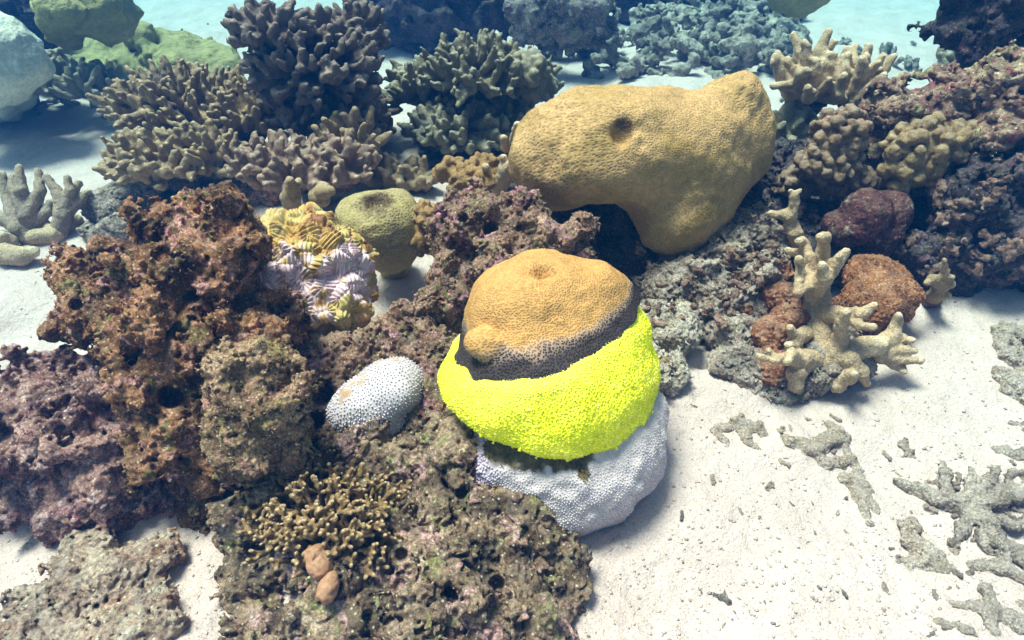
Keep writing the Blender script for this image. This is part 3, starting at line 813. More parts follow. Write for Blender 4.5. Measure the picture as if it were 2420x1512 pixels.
white_coral()

# ============================================================ RUFFLED CORAL
def ruffled():
    prims = [(705, 575, .27, (110, 100, 75)), (650, 655, .23, (75, 80, 70)), (790, 625, .23, (82, 85, 75)), (765, 730, .17, (100, 75, 70)), (700, 720, .17, (95, 70, 70)), (830, 690, .17, (50, 70, 60))]
    P = prims_pts(prims); lo = np.min([c - r for c, r in P], 0); hi = np.max([c + r for c, r in P], 0)
    fl = Field(lo, hi, 0.0019, 0.03)
    for c, r in P: fl.ball(c, r, 0.04)
    V, Q, _ = fl.mesh(); N = vnormals(V, Q)
    rs = np.random.default_rng(8)
    keep = (N[:, 1] < 0.6)
    C, CN = scatter_on(V, Q, 3000, 0.033, 3, None)
    D = np.linalg.norm(V[:, None, :].astype(np.float32) - C[None].astype(np.float32), axis=2)
    D = D + 0.004 * noise(V, 0.03, 2)[:, None]
    o = np.argsort(D, 1)[:, :2]; i1 = o[:, 0]; d1 = D[np.arange(len(V)), i1]; d2 = D[np.arange(len(V)), o[:, 1]]
    n_ = CN[i1]; a_ = np.cross(n_, np.array([0.3, 0.2, 1.0])); a_ /= np.linalg.norm(a_, axis=1)[:, None]; b_ = np.cross(n_, a_)
    q = V - C[i1]; x = (q * a_).sum(1); y = (q * b_).sum(1)
    el = rs.uniform(0.8, 2.2, len(C))[i1]; rot = rs.uniform(0, 3.14, len(C))[i1]
    xr = x * np.cos(rot) + y * np.sin(rot); yr = -x * np.sin(rot) + y * np.cos(rot)
    xr2 = np.sign(xr) * np.maximum(np.abs(xr) - 0.007 * el, 0)
    ang = np.arctan2(yr, xr2); per = xr / 0.0075
    ribs = np.where(np.abs(xr) > 0.007 * el, np.cos(ang * 12), np.cos(per * 6.28))
    edge = np.clip((d2 - d1) / 0.016, 0, 1); dl = np.hypot(xr2, yr)
    inner = np.clip(dl / 0.004, 0, 1)
    h = 0.010 * edge**0.6 * (0.7 + 0.5 * noise(V, 0.05, 12)) + 0.0028 * ribs * inner * np.clip(edge * 3, 0.2, 1) - 0.004 * (1 - inner) - 0.004
    V2 = V + N * (h + 0.013 * noise(V, 0.06, 9))[:, None]
    lil = np.clip(0.5 + 1.0 * (fbm(V, 0.09, 2, 31)), 0, 1)
    def near(pxy, z, r): c = at(*pxy, z); return np.clip(1.6 - np.linalg.norm(V - c, axis=1) / (r * mpp(c)), 0, 1)
    lil = np.clip(near((650, 690), .27, 120) + near((850, 640), .25, 62) + near((600, 740), .22, 40) + near((815, 600), .27, 22) + 0.45 * noise(V, 0.03, 5), 0, 1)
    lil = np.clip((lil - 0.35) * 3, 0, 1)
    m = NT_('ruffled_coral_yellow_and_lilac'); L = m.attr('lilac'); rb = m.attr('rib')
    c = m.ramp(m.noise(13, 4, 0.6, 0.5), [(0.38, (.24, .10, .045)), (0.46, (.50, .30, .08)), (0.54, (.46, .38, .15)), (0.62, (.58, .34, .16))])
    c = m.mix(m.ramp(rb, [(0.2, 0.15), (0.5, 0.0)]), c, (.24, .16, .06))
    lc = m.mix(m.ramp(m.noise(30, 3), [(0.35, 0.0), (0.65, 1.0)]), (.70, .56, .60), (.62, .42, .45))
    lc = m.mix(m.ramp(rb, [(0.2, 0.15), (0.5, 0.0)]), lc, (.42, .29, .36))
    c = m.mix(L, c, lc)
    c = m.mix(m.ramp(m.noise(24, 5, 0.7, off=3), [(0.6, 0.0), (0.68, 0.8)]), c, (.10, .05, .035))
    mat = m.done(c, m.bump(m.noise(200, 3, 0.7), 0.4, 0.002), 0.65, 0.3)
    hh = np.clip(0.15 + (ribs * 0.5 + 0.5) * 0.6 * inner + 0.4 * edge - 0.3 * (1 - edge), 0, 1)
    tag(build('ruffled_coral', V2, Q, mat, None, (P[0][0][0], P[0][0][1], 0), attrs={'lilac': lil, 'rib': hh}),
        'ruffled coral of yellow and pale lilac ribbed folds behind the brown rock tower', 'coral')
ruffled()

# ============================================================ ROCKS OF THE FOREGROUND
rock('reef_rock', 'tall craggy brown rock tower overgrown with red-brown turf, left of the ruffled coral', 'rock',
     [(455, 540, .40, (105, 90, 70)), (540, 590, .37, (68, 80, 80)), (430, 690, .33, (150, 130, 120)), (490, 640, .34, (125, 110, 110)), (420, 830, .27, (160, 130, 120)),
      (520, 800, .26, (120, 120, 120)), (450, 960, .19, (150, 110, 110)), (420, 1030, .14, (110, 100, 100)), (500, 1080, .10, (110, 90, 90)), (445, 1150, .05, (60, 60, 60)),
      (640, 760, .22, (80, 60, 80)), (640, 1100, .05, (130, 90, 100))],
     R_BROWN, 0.0033, amp=0.03, seed=2, k=0.03, mid=0.042, small=0.014, pits=1.1, caves=1.3,
     holes=[(405, 935, 34), (520, 1005, 30), (380, 600, 20), (470, 860, 18), (560, 720, 24), (455, 700, 16)])
rock('reef_rock', 'brown turf-covered rock wing jutting left over the white sand', 'rock',
     [(190, 640, .30, (62, 50, 40)), (150, 665, .30, (42, 40, 35)), (235, 690, .28, (85, 75, 60)), (210, 760, .24, (72, 70, 60)), (290, 740, .27, (90, 100, 70)), (290, 650, .30, (60, 50, 50))],
     R_BROWN, 0.003, studs=(30, 16), amp=0.020, seed=4, k=0.025, mid=0.032, small=0.012, holes=[(240, 690, 24), (180, 720, 14)])
rock('reef_rock', 'rounded tan-brown shaggy knob of rock in front of the brown tower', 'rock',
     [(600, 890, .28, (95, 75, 60)), (610, 960, .24, (105, 90, 75)), (600, 1040, .19, (85, 75, 70)), (545, 930, .24, (60, 50, 50)), (680, 950, .22, (50, 55, 50)), (650, 860, .27, (50, 40, 40)), (650, 1060, .16, (60, 55, 60)), (560, 1000, .18, (70, 80, 70))],
     m_rock('tan_shaggy_rock', [(.05, .03, .018), (.20, .12, .065), (.42, .27, .165), (.66, .48, .34)], [(.48, .24, .2), (.34, .26, .10)], .56, 16, .3, (.45, .36, .27), 71.),
     0.0028, studs=(40, 15), amp=0.024, seed=6, k=0.025, mid=0.028, small=0.01, nub=1.1)
rock('reef_rock', 'low mound of purple-pink knobbly rock at the left edge', 'rock',
     [(120, 925, .13, (120, 85, 78)), (60, 990, .12, (150, 110, 90)), (200, 1000, .12, (140, 110, 90)), (110, 1080, .09, (150, 110, 90)), (220, 1120, .08, (130, 90, 90)),
      (180, 1190, .03, (120, 70, 60)), (280, 1200, .02, (110, 60, 50)), (0, 1110, .06, (100, 90, 70)), (330, 1190, .01, (80, 50, 40))],
     R_PURPLE, 0.003, amp=0.026, seed=8, k=0.03, mid=0.032, small=0.014, pits=0.3, nub=0.9, caves=.6, studs=(90, 14))
rock('reef_rock', 'flat sand-dusted pinkish slab of rock in the bottom left corner', 'rock',
     [(250, 1330, .03, (140, 80, 36)), (140, 1430, .02, (120, 90, 36)), (280, 1420, .02, (100, 90, 34)), (220, 1500, .02, (190, 100, 36)), (60, 1530, .0, (100, 80, 30))],
     R_SANDY, 0.0028, amp=0.016, seed=10, k=0.03, mid=0.028, small=0.012, pits=0.7)
rock('reef_rock', 'broad olive and pink pitted rock filling the bottom centre under the white colony', 'rock',
     [(1150, 1180, .05, (170, 130, 70)), (980, 1250, .04, (200, 150, 75)), (760, 1220, .04, (200, 120, 75)), (650, 1250, .02, (110, 80, 60)), (1220, 1300, .03, (150, 120, 60)),
      (1040, 1390, .04, (210, 120, 70)), (1220, 1450, .02, (150, 110, 55)), (900, 1460, .04, (230, 110, 70)), (690, 1480, .02, (130, 80, 45)), (1100, 1520, .03, (220, 90, 60)), (620, 1350, .01, (90, 90, 45)),
      (900, 1100, .06, (190, 90, 80)), (1060, 1060, .09, (110, 90, 80))],
     R_OLIVE, 0.0028, amp=0.030, seed=12, k=0.03, mid=0.038, small=0.013, pits=1.3, caves=1.2, nub=1.1,
     holes=[(950, 1310, 17), (943, 1385, 19), (1090, 1165, 15), (1175, 1380, 20), (870, 1455, 15), (1240, 1255, 13), (1000, 1480, 15), (1120, 1290, 13), (1060, 1400, 12)])
rock('reef_rock', 'craggy pink-crusted rock with square knobs directly behind the tan dome', 'rock',
     [(1120, 490, .31, (68, 55, 45)), (1200, 500, .30, (55, 45, 45)), (1080, 560, .26, (60, 60, 50)), (1240, 555, .27, (80, 50, 50)), (1370, 550, .27, (42, 38, 45)), (1330, 580, .24, (70, 45, 60)),
      (1190, 610, .24, (75, 60, 70)), (1080, 640, .20, (60, 55, 60)), (1250, 640, .18, (160, 60, 90)), (1130, 560, .2, (110, 80, 90))],
     R_PINK, 0.003, amp=0.024, seed=14, k=0.02, mid=0.035, small=0.012, pits=1.2, nub=1.0, holes=[(1160, 540, 20), (1095, 515, 13), (1230, 540, 12)])
rock('reef_rock', 'brown turf-covered rock between the white bleached coral and the tan dome', 'rock',
     [(1010, 770, .14, (95, 60, 70)), (1050, 720, .17, (62, 55, 60)), (1010, 840, .12, (85, 60, 70)), (1020, 930, .10, (55, 110, 80)), (900, 830, .10, (110, 60, 70)), (840, 850, .10, (80, 60, 70)), (1060, 1000, .08, (60, 80, 70)), (760, 870, .10, (90, 70, 70)), (780, 960, .06, (90, 70, 60))],
     R_PINK, 0.003, nub=1.0, holes=[(760, 930, 34), (740, 1000, 30), (1000, 880, 16)], amp=0.024, seed=16, k=0.025, mid=0.034, small=0.012)
rock('reef_rock', 'dark rough rock carrying the tan boulder coral', 'rock',
     [(1480, 500, .10, (200, 80, 110)), (1400, 560, .08, (150, 70, 100)), (1680, 560, .10, (150, 110, 110)), (1560, 620, .06, (140, 70, 80)), (1250, 480, .08, (110, 70, 90)), (1720, 440, .12, (110, 90, 110)), (1500, 400, .1, (220, 100, 130))],
     R_DARK, 0.004, amp=0.03, seed=18, k=0.04, mid=0.045, small=0.016)
rock('reef_rock', 'grey-olive rubble-crusted rock on the slope below the tan boulder coral', 'rock',
     [(1700, 600, .12, (110, 80, 70)), (1760, 560, .14, (90, 80, 70)), (1620, 690, .08, (110, 70, 70)), (1730, 700, .09, (105, 70, 70)), (1780, 650, .12, (70, 70, 70)), (1790, 730, .07, (60, 40, 50)), (1640, 620, .09, (90, 70, 80))],
     R_PALE, 0.003, amp=0.024, seed=20, k=0.025, mid=0.034, small=0.012, pits=1.0)
rock('reef_rock', 'pale rough dead-coral rock just right of the yellow band', 'rock',
     [(1590, 790, .08, (75, 60, 55)), (1570, 870, .06, (50, 60, 50)), (1540, 760, .09, (60, 50, 50)), (1630, 760, .06, (50, 30, 40))],
     m_rock('pale_rough', [(.12, .08, .055), (.36, .285, .22), (.54, .45, .37), (.68, .59, .5)], [(.28, .19, .06)], .62, 15, .4, (.6, .55, .48), 81.), 0.0026, amp=0.016, seed=22, k=0.02, mid=0.028, small=0.01)
rock('reef_rock', 'low grey rock in the sand under the tan finger coral', 'rock',
     [(1760, 850, .04, (95, 55, 40)), (1840, 890, .03, (120, 50, 40)), (1950, 860, .04, (110, 60, 50)), (1740, 800, .05, (70, 45, 50)), (1920, 790, .06, (90, 70, 60)), (1880, 910, .01, (60, 30, 30))],
     R_PALE, 0.0028, amp=0.016, seed=24, k=0.02, mid=0.028, small=0.01)

# sponges and encrusting lumps
def m_plain(name, a, b_, scale=40, bumpd=0.004, rough=0.6, grain=250):
    m = NT_(name); c = m.mix(m.ramp(m.noise(scale, 4, 0.6), [(0.35, 0.0), (0.68, 1.0)]), a, b_)
    c = m.mix(1.0, c, m.ramp(m.noise(grain, 3, 0.7), [(0.3, 0.75), (0.7, 1.25)]), 'MULTIPLY')
    return m.done(c, m.bump(m.noise(scale * 3, 4, 0.7), 0.6, bumpd), rough, 0.35)
S_ORANGE = m_rock('rust_orange_crust', [(.08, .025, .01), (.22, .08, .03), (.38, .16, .07), (.52, .28, .16)], [(.42, .30, .2)], 0.64, 17, 0.2, (.5, .38, .3), 19., .8)
S_RUST = m_rock('rust_brown_sponge', [(.06, .02, .01), (.17, .06, .028), (.27, .11, .055), (.40, .20, .12)], [(.38, .3, .24), (.16, .12, .06)], 0.63, 15, 0.3, (.45, .38, .32), 17., .5)
S_WINE = m_rock('wine_red_sponge', [(.02, .007, .007), (.05, .016, .016), (.09, .03, .03), (.17, .08, .07)], [(.26, .20, .15), (.10, .06, .04)], 0.57, 12, 0.25, (.3, .24, .2), 14., .6)
S_BALL = m_plain('orange_tunicate', (.40, .21, .12), (.30, .16, .09), 25, 0.002)
S_KNOB = m_plain('ochre_knobs', (.38, .20, .06), (.30, .17, .08))
S_PINKB = m_plain('pink_sponge', (.50, .20, .25), (.42, .22, .30))
rock('encrusting_coral', 'rust-orange pimpled encrusting coral behind the tan finger coral', 'coral',
     [(2070, 700, .10, (80, 85, 60)), (2050, 650, .12, (60, 45, 50)), (2110, 690, .09, (45, 60, 50)), (2020, 740, .07, (60, 45, 50))], S_ORANGE, 0.0026, amp=0.009, seed=26, k=0.03, mid=0.012, small=0.006, pits=0, caves=0)
def lumps(name, label, cat, prims, mat, vox=0.003, amp=0.008, seed=1, group=None, k=0.012):
    return rock(name, label, cat, prims, mat, vox, amp=amp, seed=seed, k=k, mid=0.02, small=0.010, pits=.5, caves=0, group=group)
lumps('sponge', 'rust-brown sponge lobes left of the tan finger coral', 'sponge',
      [(1845, 700, .12, (42, 42, 40)), (1820, 790, .08, (42, 45, 40)), (1860, 760, .10, (50, 40, 40)), (1770, 735, .08, (40, 20, 20)), (1840, 640, .14, (32, 30, 32)), (1850, 870, .05, (58, 42, 40)), (1810, 850, .04, (34, 34, 34))], S_RUST, amp=.012)
lumps('sponge', 'wine-red smooth sponge mounds under the nodular coral', 'sponge',
      [(2050, 500, .22, (62, 55, 50)), (2010, 535, .18, (62, 52, 45)), (2100, 500, .20, (55, 60, 50)), (2080, 560, .15, (50, 45, 50)), (1990, 560, .14, (45, 40, 45))], S_WINE, 0.0035, 0.006)
lumps('tunicate', 'smooth orange ball, upper of a pair among the golden branches', 'tunicate', [(748, 1312, .115, (28, 27, 32)), (756, 1342, .11, (28, 27, 30))], S_BALL, 0.002, 0.004)
lumps('tunicate', 'smooth orange ball, lower and paler of a pair among the golden branches', 'tunicate', [(786, 1370, .11, (24, 24, 28)), (774, 1394, .105, (26, 25, 28))], S_BALL, 0.002, 0.004, 4)
lumps('sponge', 'small pink sponge finger on the left side of the pink-crusted rock', 'sponge', [(1042, 520, .29, (13, 16, 22)), (1040, 545, .27, (13, 14, 20)), (1060, 490, .31, (12, 12, 12))], S_PINKB, 0.002, 0.002)
rs_ = np.random.default_rng(77)
def knobs(label, pts, z, r, mat, n, seed, name='nodular_coral', vox=0.003, zr=0.3, k=0.004, cat='coral'):
    """a cluster of rounded nodules over a lumpy body: pts = (px,py,z,rx,ry,rz)"""
    rs = np.random.default_rng(seed); P = prims_pts(pts)
    lo = np.min([c - r_ * 1.3 for c, r_ in P], 0); hi = np.max([c + r_ * 1.3 for c, r_ in P], 0)
    fl = Field(lo, hi, vox, 0.02)
    for c, r_ in P:
        fl.ball(c, r_ * 0.86, 0.02)
        for d in fib_dirs(n, rs, -0.6):
            q = c + d * r_ * (0.85 + 0.2 * rs.random()); s_ = mpp(c)
            rr = r * s_ * (0.65 + 0.6 * rs.random()); fl.rod(c + d * r_ * 0.7, q, rr * 0.8, rr, k, True)
    fl.rough(lambda g: 0.0022 * noise(g, 0.02, seed) + 0.0022 * (cell(g, 0.012, seed) - .5) + 0.0008 * noise(g, 0.008, seed + 1), 0.009)
    V, Q, tip = fl.mesh(); loc = P[0][0].copy(); loc[2] = 0
    return tag(build(name, V, Q, mat, None, loc, attrs={'tip': np.minimum(tip, 9) * 1.15}), label, cat)
B_NOD = m_branch('cream_nodular_coral', (.27, .165, .075), (.50, .37, .21), (.07, .04, .025), 0.2, 20, 15.0)
B_NODD = m_branch('brown_nodular_coral', (.25, .15, .085), (.44, .31, .21), (.08, .045, .035), 0.25, 20, 17.0)
B_OCHRE = m_branch('ochre_nodular_coral', (.34, .19, .07), (.42, .26, .12), (.12, .07, .03), 0.0, 20, 18.0)
knobs('cream and ochre nodular coral of round knobs on the right-hand reef', [(2190, 345, .34, (95, 60, 60)), (2160, 395, .29, (70, 50, 60)), (2250, 330, .34, (60, 45, 50)), (2230, 420, .24, (60, 50, 55))], .3, 15, B_NOD, 64, 3, k=.002)
knobs('brownish knobbly coral head left of the cream nodular one', [(1985, 315, .35, (62, 50, 55)), (1960, 385, .28, (75, 50, 55)), (2010, 440, .22, (70, 30, 40)), (1900, 430, .2, (50, 35, 40))], .3, 12, B_NODD, 64, 4, k=.002)
knobs('row of small ochre knobs on the rock left of the tan boulder coral', [(1080, 410, .22, (45, 25, 30)), (1150, 395, .22, (40, 22, 30)), (1120, 430, .22, (60, 25, 30))], .2, 13, B_OCHRE, 18, 5)
knobs('cluster of ochre knobs beside the cup coral', [(1005, 525, .22, (28, 48, 50)), (1000, 570, .18, (26, 30, 35))], .2, 11, B_OCHRE, 24, 6)
rock('reef_rock', 'purple-red crusted rock ridge on the right-hand reef', 'rock',
     [(2200, 270, .38, (110, 55, 60)), (2290, 230, .42, (95, 55, 60)), (2370, 210, .44, (80, 60, 70)), (2400, 300, .38, (90, 80, 80)), (2110, 260, .36, (60, 45, 60)), (2320, 300, .34, (100, 70, 80)), (2100, 340, .28, (80, 60, 80))],
     R_RIDGE, 0.0045, studs=(50, 14), nub=1.1, amp=0.028, seed=30, k=0.03, mid=0.04, small=0.016)
rock('reef_rock', 'dark grey rock with pale edges at the right edge of the reef', 'rock',
     [(2330, 470, .24, (120, 80, 80)), (2400, 560, .18, (120, 90, 90)), (2270, 580, .13, (110, 80, 80)), (2360, 640, .06, (120, 50, 60)), (2180, 620, .08, (80, 60, 60)), (2250, 680, .02, (80, 40, 40)), (2150, 520, .1, (110, 80, 80)), (2420, 420, .3, (90, 60, 70))],
     R_DARK, 0.004, amp=0.028, seed=32, k=0.03, mid=0.04, small=0.016)
rock('reef_rock', 'dark reef rock under the nodular corals right of the tan boulder coral', 'rock',
     [(1980, 430, .12, (160, 80, 100)), (2100, 420, .14, (150, 90, 110)), (1900, 520, .08, (110, 80, 80)), (1950, 600, .07, (120, 70, 70)), (2050, 600, .06, (110, 60, 60)), (1850, 430, .1, (90, 80, 90))],
     R_DARK, 0.0045, amp=0.03, seed=34, k=0.03, mid=0.04, small=0.016)
rock('reef_rock', 'dark overhanging rock with a scalloped edge in the top right corner', 'rock',
     [(2320, 20, .55, (115, 80, 90)), (2390, 80, .50, (110, 80, 90)), (2420, 10, .6, (90, 60, 70)), (2290, 60, .48, (70, 45, 60)), (2330, 120, .42, (60, 40, 60))],
     R_DARK, 0.006, amp=0.03, seed=36, k=0.03, mid=0.05, small=0.02)
branch_coral('weathered greenish coral clump below the dark overhang, top right', 2330, 165, .22, 110, 60, 40, 24, 8, (B_GREY, R_GREY), 37, 0.007)

# ============================================================ FINGER CORAL, right foreground (drawn branch by branch)
def finger_coral():
    Z0 = 0.10
    segs = [  # chains of (px, py, z, r)
        [(1945, 880, .04, 34), (1940, 790, .09, 36), (1930, 710, .13, 38), (1925, 650, .17, 36)],
        [(1930, 700, .15, 36), (1900, 640, .20, 24), (1895, 600, .22, 17), (1862, 592, .235, 10)],
        [(1925, 650, .19, 32), (1915, 610, .23, 16), (1898, 570, .25, 14), (1888, 535+35, .262, 10)],
        [(1930, 640, .19, 32), (1945, 590, .24, 20), (1948, 560, .27, 17), (1940, 530+32, .285, 12)],
        [(1945, 640, .2, 26), (1980, 620, .24, 18), (1998, 595, .262, 12)],
        [(1945, 660, .2, 28), (1968, 640, .235, 18), (1985, 605, .275, 11)],
        [(1930, 680, .19, 30), (1950, 650, .235, 22), (1942, 625, .262, 13)],
        [(1915, 660, .2, 24), (1885, 690, .20, 14), (1892, 620, .235, 14), (1888, 612, .26, 10)],
        [(1950, 740, .13, 30), (2000, 745, .16, 22), (2035, 740, .19, 18), (2065, 722, .205, 11)],
        [(2005, 745, .16, 20), (2030, 768, .175, 14), (2062, 740+32, .18, 11)],
        [(1960, 860, .06, 36), (1985, 800, .12, 22), (1990, 760, .17, 20), (2000, 738, .2, 12)],
        [(1965, 850, .07, 38), (2040, 820, .09, 30), (2075, 815, .10, 26)],
        [(2050, 825, .09, 28), (2105, 800, .10, 24), (2120, 760, .13, 16), (2125, 745, .15, 11)],
        [(2090, 815, .09, 24), (2130, 800, .10, 15), (2155, 803, .11, 11)],
        [(2085, 830, .08, 24), (2130, 830, .085, 15), (2160, 828, .09, 11)],
        [(2080, 840, .07, 22), (2130, 850, .07, 14), (2175, 852, .075, 10)],
        [(2085, 845, .06, 20), (2125, 865, .05, 14), (2135, 880, .045, 9)],
        [(1990, 870, .05, 34), (2010, 850, .09, 26), (2035, 880, .07, 20), (2048, 905, .04, 11)],
        [(2000, 880, .05, 28), (2010, 890, .07, 20), (2020, 885, .10, 12)],
        [(1960, 880, .04, 40), (1980, 910, .035, 22), (1995, 895, .06, 14)],
        [(1900, 850, .07, 34), (1880, 880, .07, 28), (1880, 910, .045, 20), (1890, 925, .02, 13)],
        [(1930, 850, .06, 38), (1890, 850, .09, 30), (1865, 845, .11, 20), (1830, 852, .115, 14), (1792, 842, .12, 8)],
        [(1835, 850, .115, 12), (1818, 830, .13, 9)],
        [(1880, 850, .1, 24), (1870, 835, .125, 16), (1862, 855, .13, 11)],
        [(1900, 790, .1, 26), (1880, 800, .12, 18), (1868, 775, .15, 11)],
        [(1885, 810, .11, 18), (1862, 815, .12, 10)],
    ]
    rods = []
    for ch in segs:
        P = [(at(*c[:3]), c[3] * mpp(at(*c[:3])) ) for c in ch]
        for i in range(len(P) - 1): rods.append((P[i][0], P[i + 1][0], P[i][1], P[i + 1][1], i == len(P) - 2))
    V, Q, tip = rods_mesh([(a, b, ra * .76, rb * .84, t) for a, b, ra, rb, t in rods], 0.0024, 0.005, 0.0016, 3)
    V = relax(V, Q, 1, 0.4)
    loc = at(1950, 880, 0)
    rt = build('finger_coral', V, Q, B_TAN, None, loc, attrs={'tip': tip})
    tag(rt, 'tan finger coral with pale tips standing over the sand in front of rust-orange crust', 'coral')
finger_coral()
def small_fingers(label, chains, mat, seed=0, vox=0.003, name='finger_coral', k=0.006, group=None, wob=0.0015):
    rods = []
    for ch in chains:
        P = [(at(*c[:3]), c[3] * mpp(at(*c[:3]))) for c in ch]
        for i in range(len(P) - 1): rods.append((P[i][0], P[i + 1][0], P[i][1], P[i + 1][1], i == len(P) - 2))
    V, Q, tip = rods_mesh(rods, vox, k, wob, seed)
    l = rods[0][0].copy(); l[2] = 0
    return tag(build(name, V, Q, mat, None, l, attrs={'tip': tip}), label, 'coral', group)
small_fingers('single bent pale finger of coral standing right of the tan boulder coral',
              [[(1885, 585, .15, 18), (1880, 550, .2, 17), (1868, 525, .22, 15), (1862, 508, .24, 14), (1820, 505, .235, 8)], [(1870, 515, .235, 13), (1877, 480, .27, 11), (1878, 460, .29, 9), (1868, 450, .3, 6)], [(1878, 462, .29, 8), (1890, 452, .3, 6)]], B_TAN)
small_fingers('small dim finger coral tuft against the dark right-hand rock',
              [[(2200, 710, .03, 22), (2215, 690, .09, 14), (2225, 665, .13, 14), (2235, 640, .16, 9)], [(2220, 680, .1, 14), (2250, 672, .13, 8)], [(2222, 672, .11, 14), (2205, 660, .14, 12), (2190, 668, .15, 8)], [(2225, 660, .13, 12), (2250, 655, .15, 7)], [(2215, 695, .08, 14), (2240, 700, .09, 9)], [(2232, 650, .15, 8), (2232, 615, .19, 6)]], B_MID)

# golden branching coral, bottom
def golden():
    rs = np.random.default_rng(5); c = at(770, 1200, .07); s = mpp(c)
    rt = root('branching_coral', (c[0], c[1], 0), 'thicket of thin golden-brown branchlets on the bottom rock, around a pair of orange balls', 'coral')
    rods = []
    for i in range(230):
        a = rs.uniform(0, 6.28); q = math.sqrt(rs.random())
        px, py = 775 + q * math.cos(a) * 165, 1225 + q * math.sin(a) * 130
        if (px - 765)**2 + (py - 1370)**2 < 60**2 : continue
        b = at(px, py, .058 + 0.065 * (1 - q * q)); out = np.array([(px - 775) / 165, -(py - 1225) / 130, 0.0])
        d = nrm(out * 0.6 + np.array([0, -0.15, 0.9]) + rs.normal(0, .35, 3)); L = rs.uniform(.02, .038); r = rs.uniform(4.0, 5.2) * s
        m_ = b + d * L; rods.append((b - d * 0.02, m_, r * 1.35, r * 1.1, False))
        for j in range(rs.integers(2, 4)):
            d2 = nrm(d + rs.normal(0, .65, 3)); e = m_ + d2 * rs.uniform(.010, .020); rods.append((m_, e, r * .95, r * .95, True))
    V, Q, tip = rods_mesh(rods, 0.0018, 0.003, 0.0006, 5)
    build('branches', V, Q, B_GOLD, rt, attrs={'tip': tip})
golden()
print('T foreground', time.time() - T0)

# ============================================================ MIDDLE AND BACK CORALS
branch_coral('dense thicket of tan-tipped finger coral on the left, beside the white sand', 430, 262, .23, 150, 72, 120, 38, 6.8, (B_MID, R_GREY), 41, 0.005, nod=0.002, extra_c=[(590, 285, .21, 100, 52, 80)])
branch_coral('lower thicket of tan finger coral spreading left over the sand above the brown tower', 380, 390, .17, 110, 60, 96, 34, 7.8, (B_MID, R_GREY), 42, 0.0045, lean=(-0.3, 0, 0), extra_c=[(480, 370, .18, 80, 50, 46)])
branch_coral('mauve-based coral with stout tan fingers behind the ruffled coral', 680, 405, .20, 110, 52, 60, 34, 9.5, (B_MAUVE, R_PURPLE), 43, 0.0045, extra_c=[(800, 400, .19, 75, 50, 40)])
branch_coral('small coral with long tan fingers beside the patch of white sand', 830, 350, .21, 55, 36, 18, 54, 10, (B_MID, R_GREY), 44, 0.0045, upw=0.7)
small_fingers('two short smooth tan fingers standing behind the cup coral', [[(690, 495, .2, 18), (690, 460, .26, 20), (685, 425, .31, 11)], [(690, 455, .26, 16), (705, 430, .29, 11)], [(690, 490, .2, 16), (672, 465, .25, 12)]], B_MID, vox=.0035)
small_fingers('pale stubby coral knob on the mauve coral', [[(755, 465, .22, 26), (765, 445, .24, 18)], [(760, 455, .24, 16), (780, 450, .26, 12)]], B_MID, vox=.004)
small_fingers('tan fingers at the foot of the tan boulder coral, left side', [[(1180, 440, .2, 22), (1200, 400, .27, 18), (1215, 385, .3, 10)], [(1150, 430, .2, 14), (1148, 395, .27, 10)], [(1190, 410, .25, 15), (1190, 372, .3, 9)], [(1195, 350, .28, 12), (1190, 325, .32, 9)], [(1215, 330, .28, 12), (1222, 295, .34, 9)]], B_TAN, vox=.0045)
branch_coral('small grey finger corals on the sand patch behind the cup coral', 960, 430, .08, 60, 22, 22, 34, 9, (B_MID, R_GREY), 45, 0.005, extra_c=[(920, 420, .10, 40, 25, 14)])
branch_coral('tall dark mound of purple-brown knobbly coral at the back left', 745, 165, .38, 150, 110, 230, 22, 7.2, (B_DARK, R_DARK), 46, 0.007, nod=0.004, zmin=-0.5, base_amp=0.03, extra_c=[(640, 75, .5, 90, 55, 70), (850, 75, .46, 60, 55, 50), (760, 260, .25, 110, 60, 90)])
branch_coral('dusty grey-mauve coral heap below the dark mound', 800, 270, .17, 120, 46, 130, 20, 7.2, (B_MAUVE, R_GREY), 47, 0.006, nod=0.003)
branch_coral('tall grey-green branching coral in the middle distance left of the tan boulder coral', 1130, 190, .29, 110, 74, 110, 38, 7, (B_GREY, R_GREY), 48, 0.006, nod=0.002, extra_c=[(1020, 215, .22, 90, 50, 64), (1240, 205, .23, 60, 50, 40)])
branch_coral('dusty grey coral heap sloping to the sand patch below the grey-green branching coral', 1090, 310, .14, 120, 56, 130, 22, 7.2, (B_GREY, R_GREY), 49, 0.0055, nod=0.003, extra_c=[(1200, 300, .14, 80, 56, 56)])
branch_coral('grey stumpy coral clumps along the left edge of the sand patch', 860, 310, .10, 60, 30, 26, 24, 9, (B_MAUVE, R_GREY), 50, 0.006)
knobs('greenish round-knobbed coral at the right end of the branching coral', [(1245, 165, .34, (50, 40, 40)), (1275, 210, .27, (35, 35, 35))], .3, 13, B_GREY, 30, 12, vox=.006)
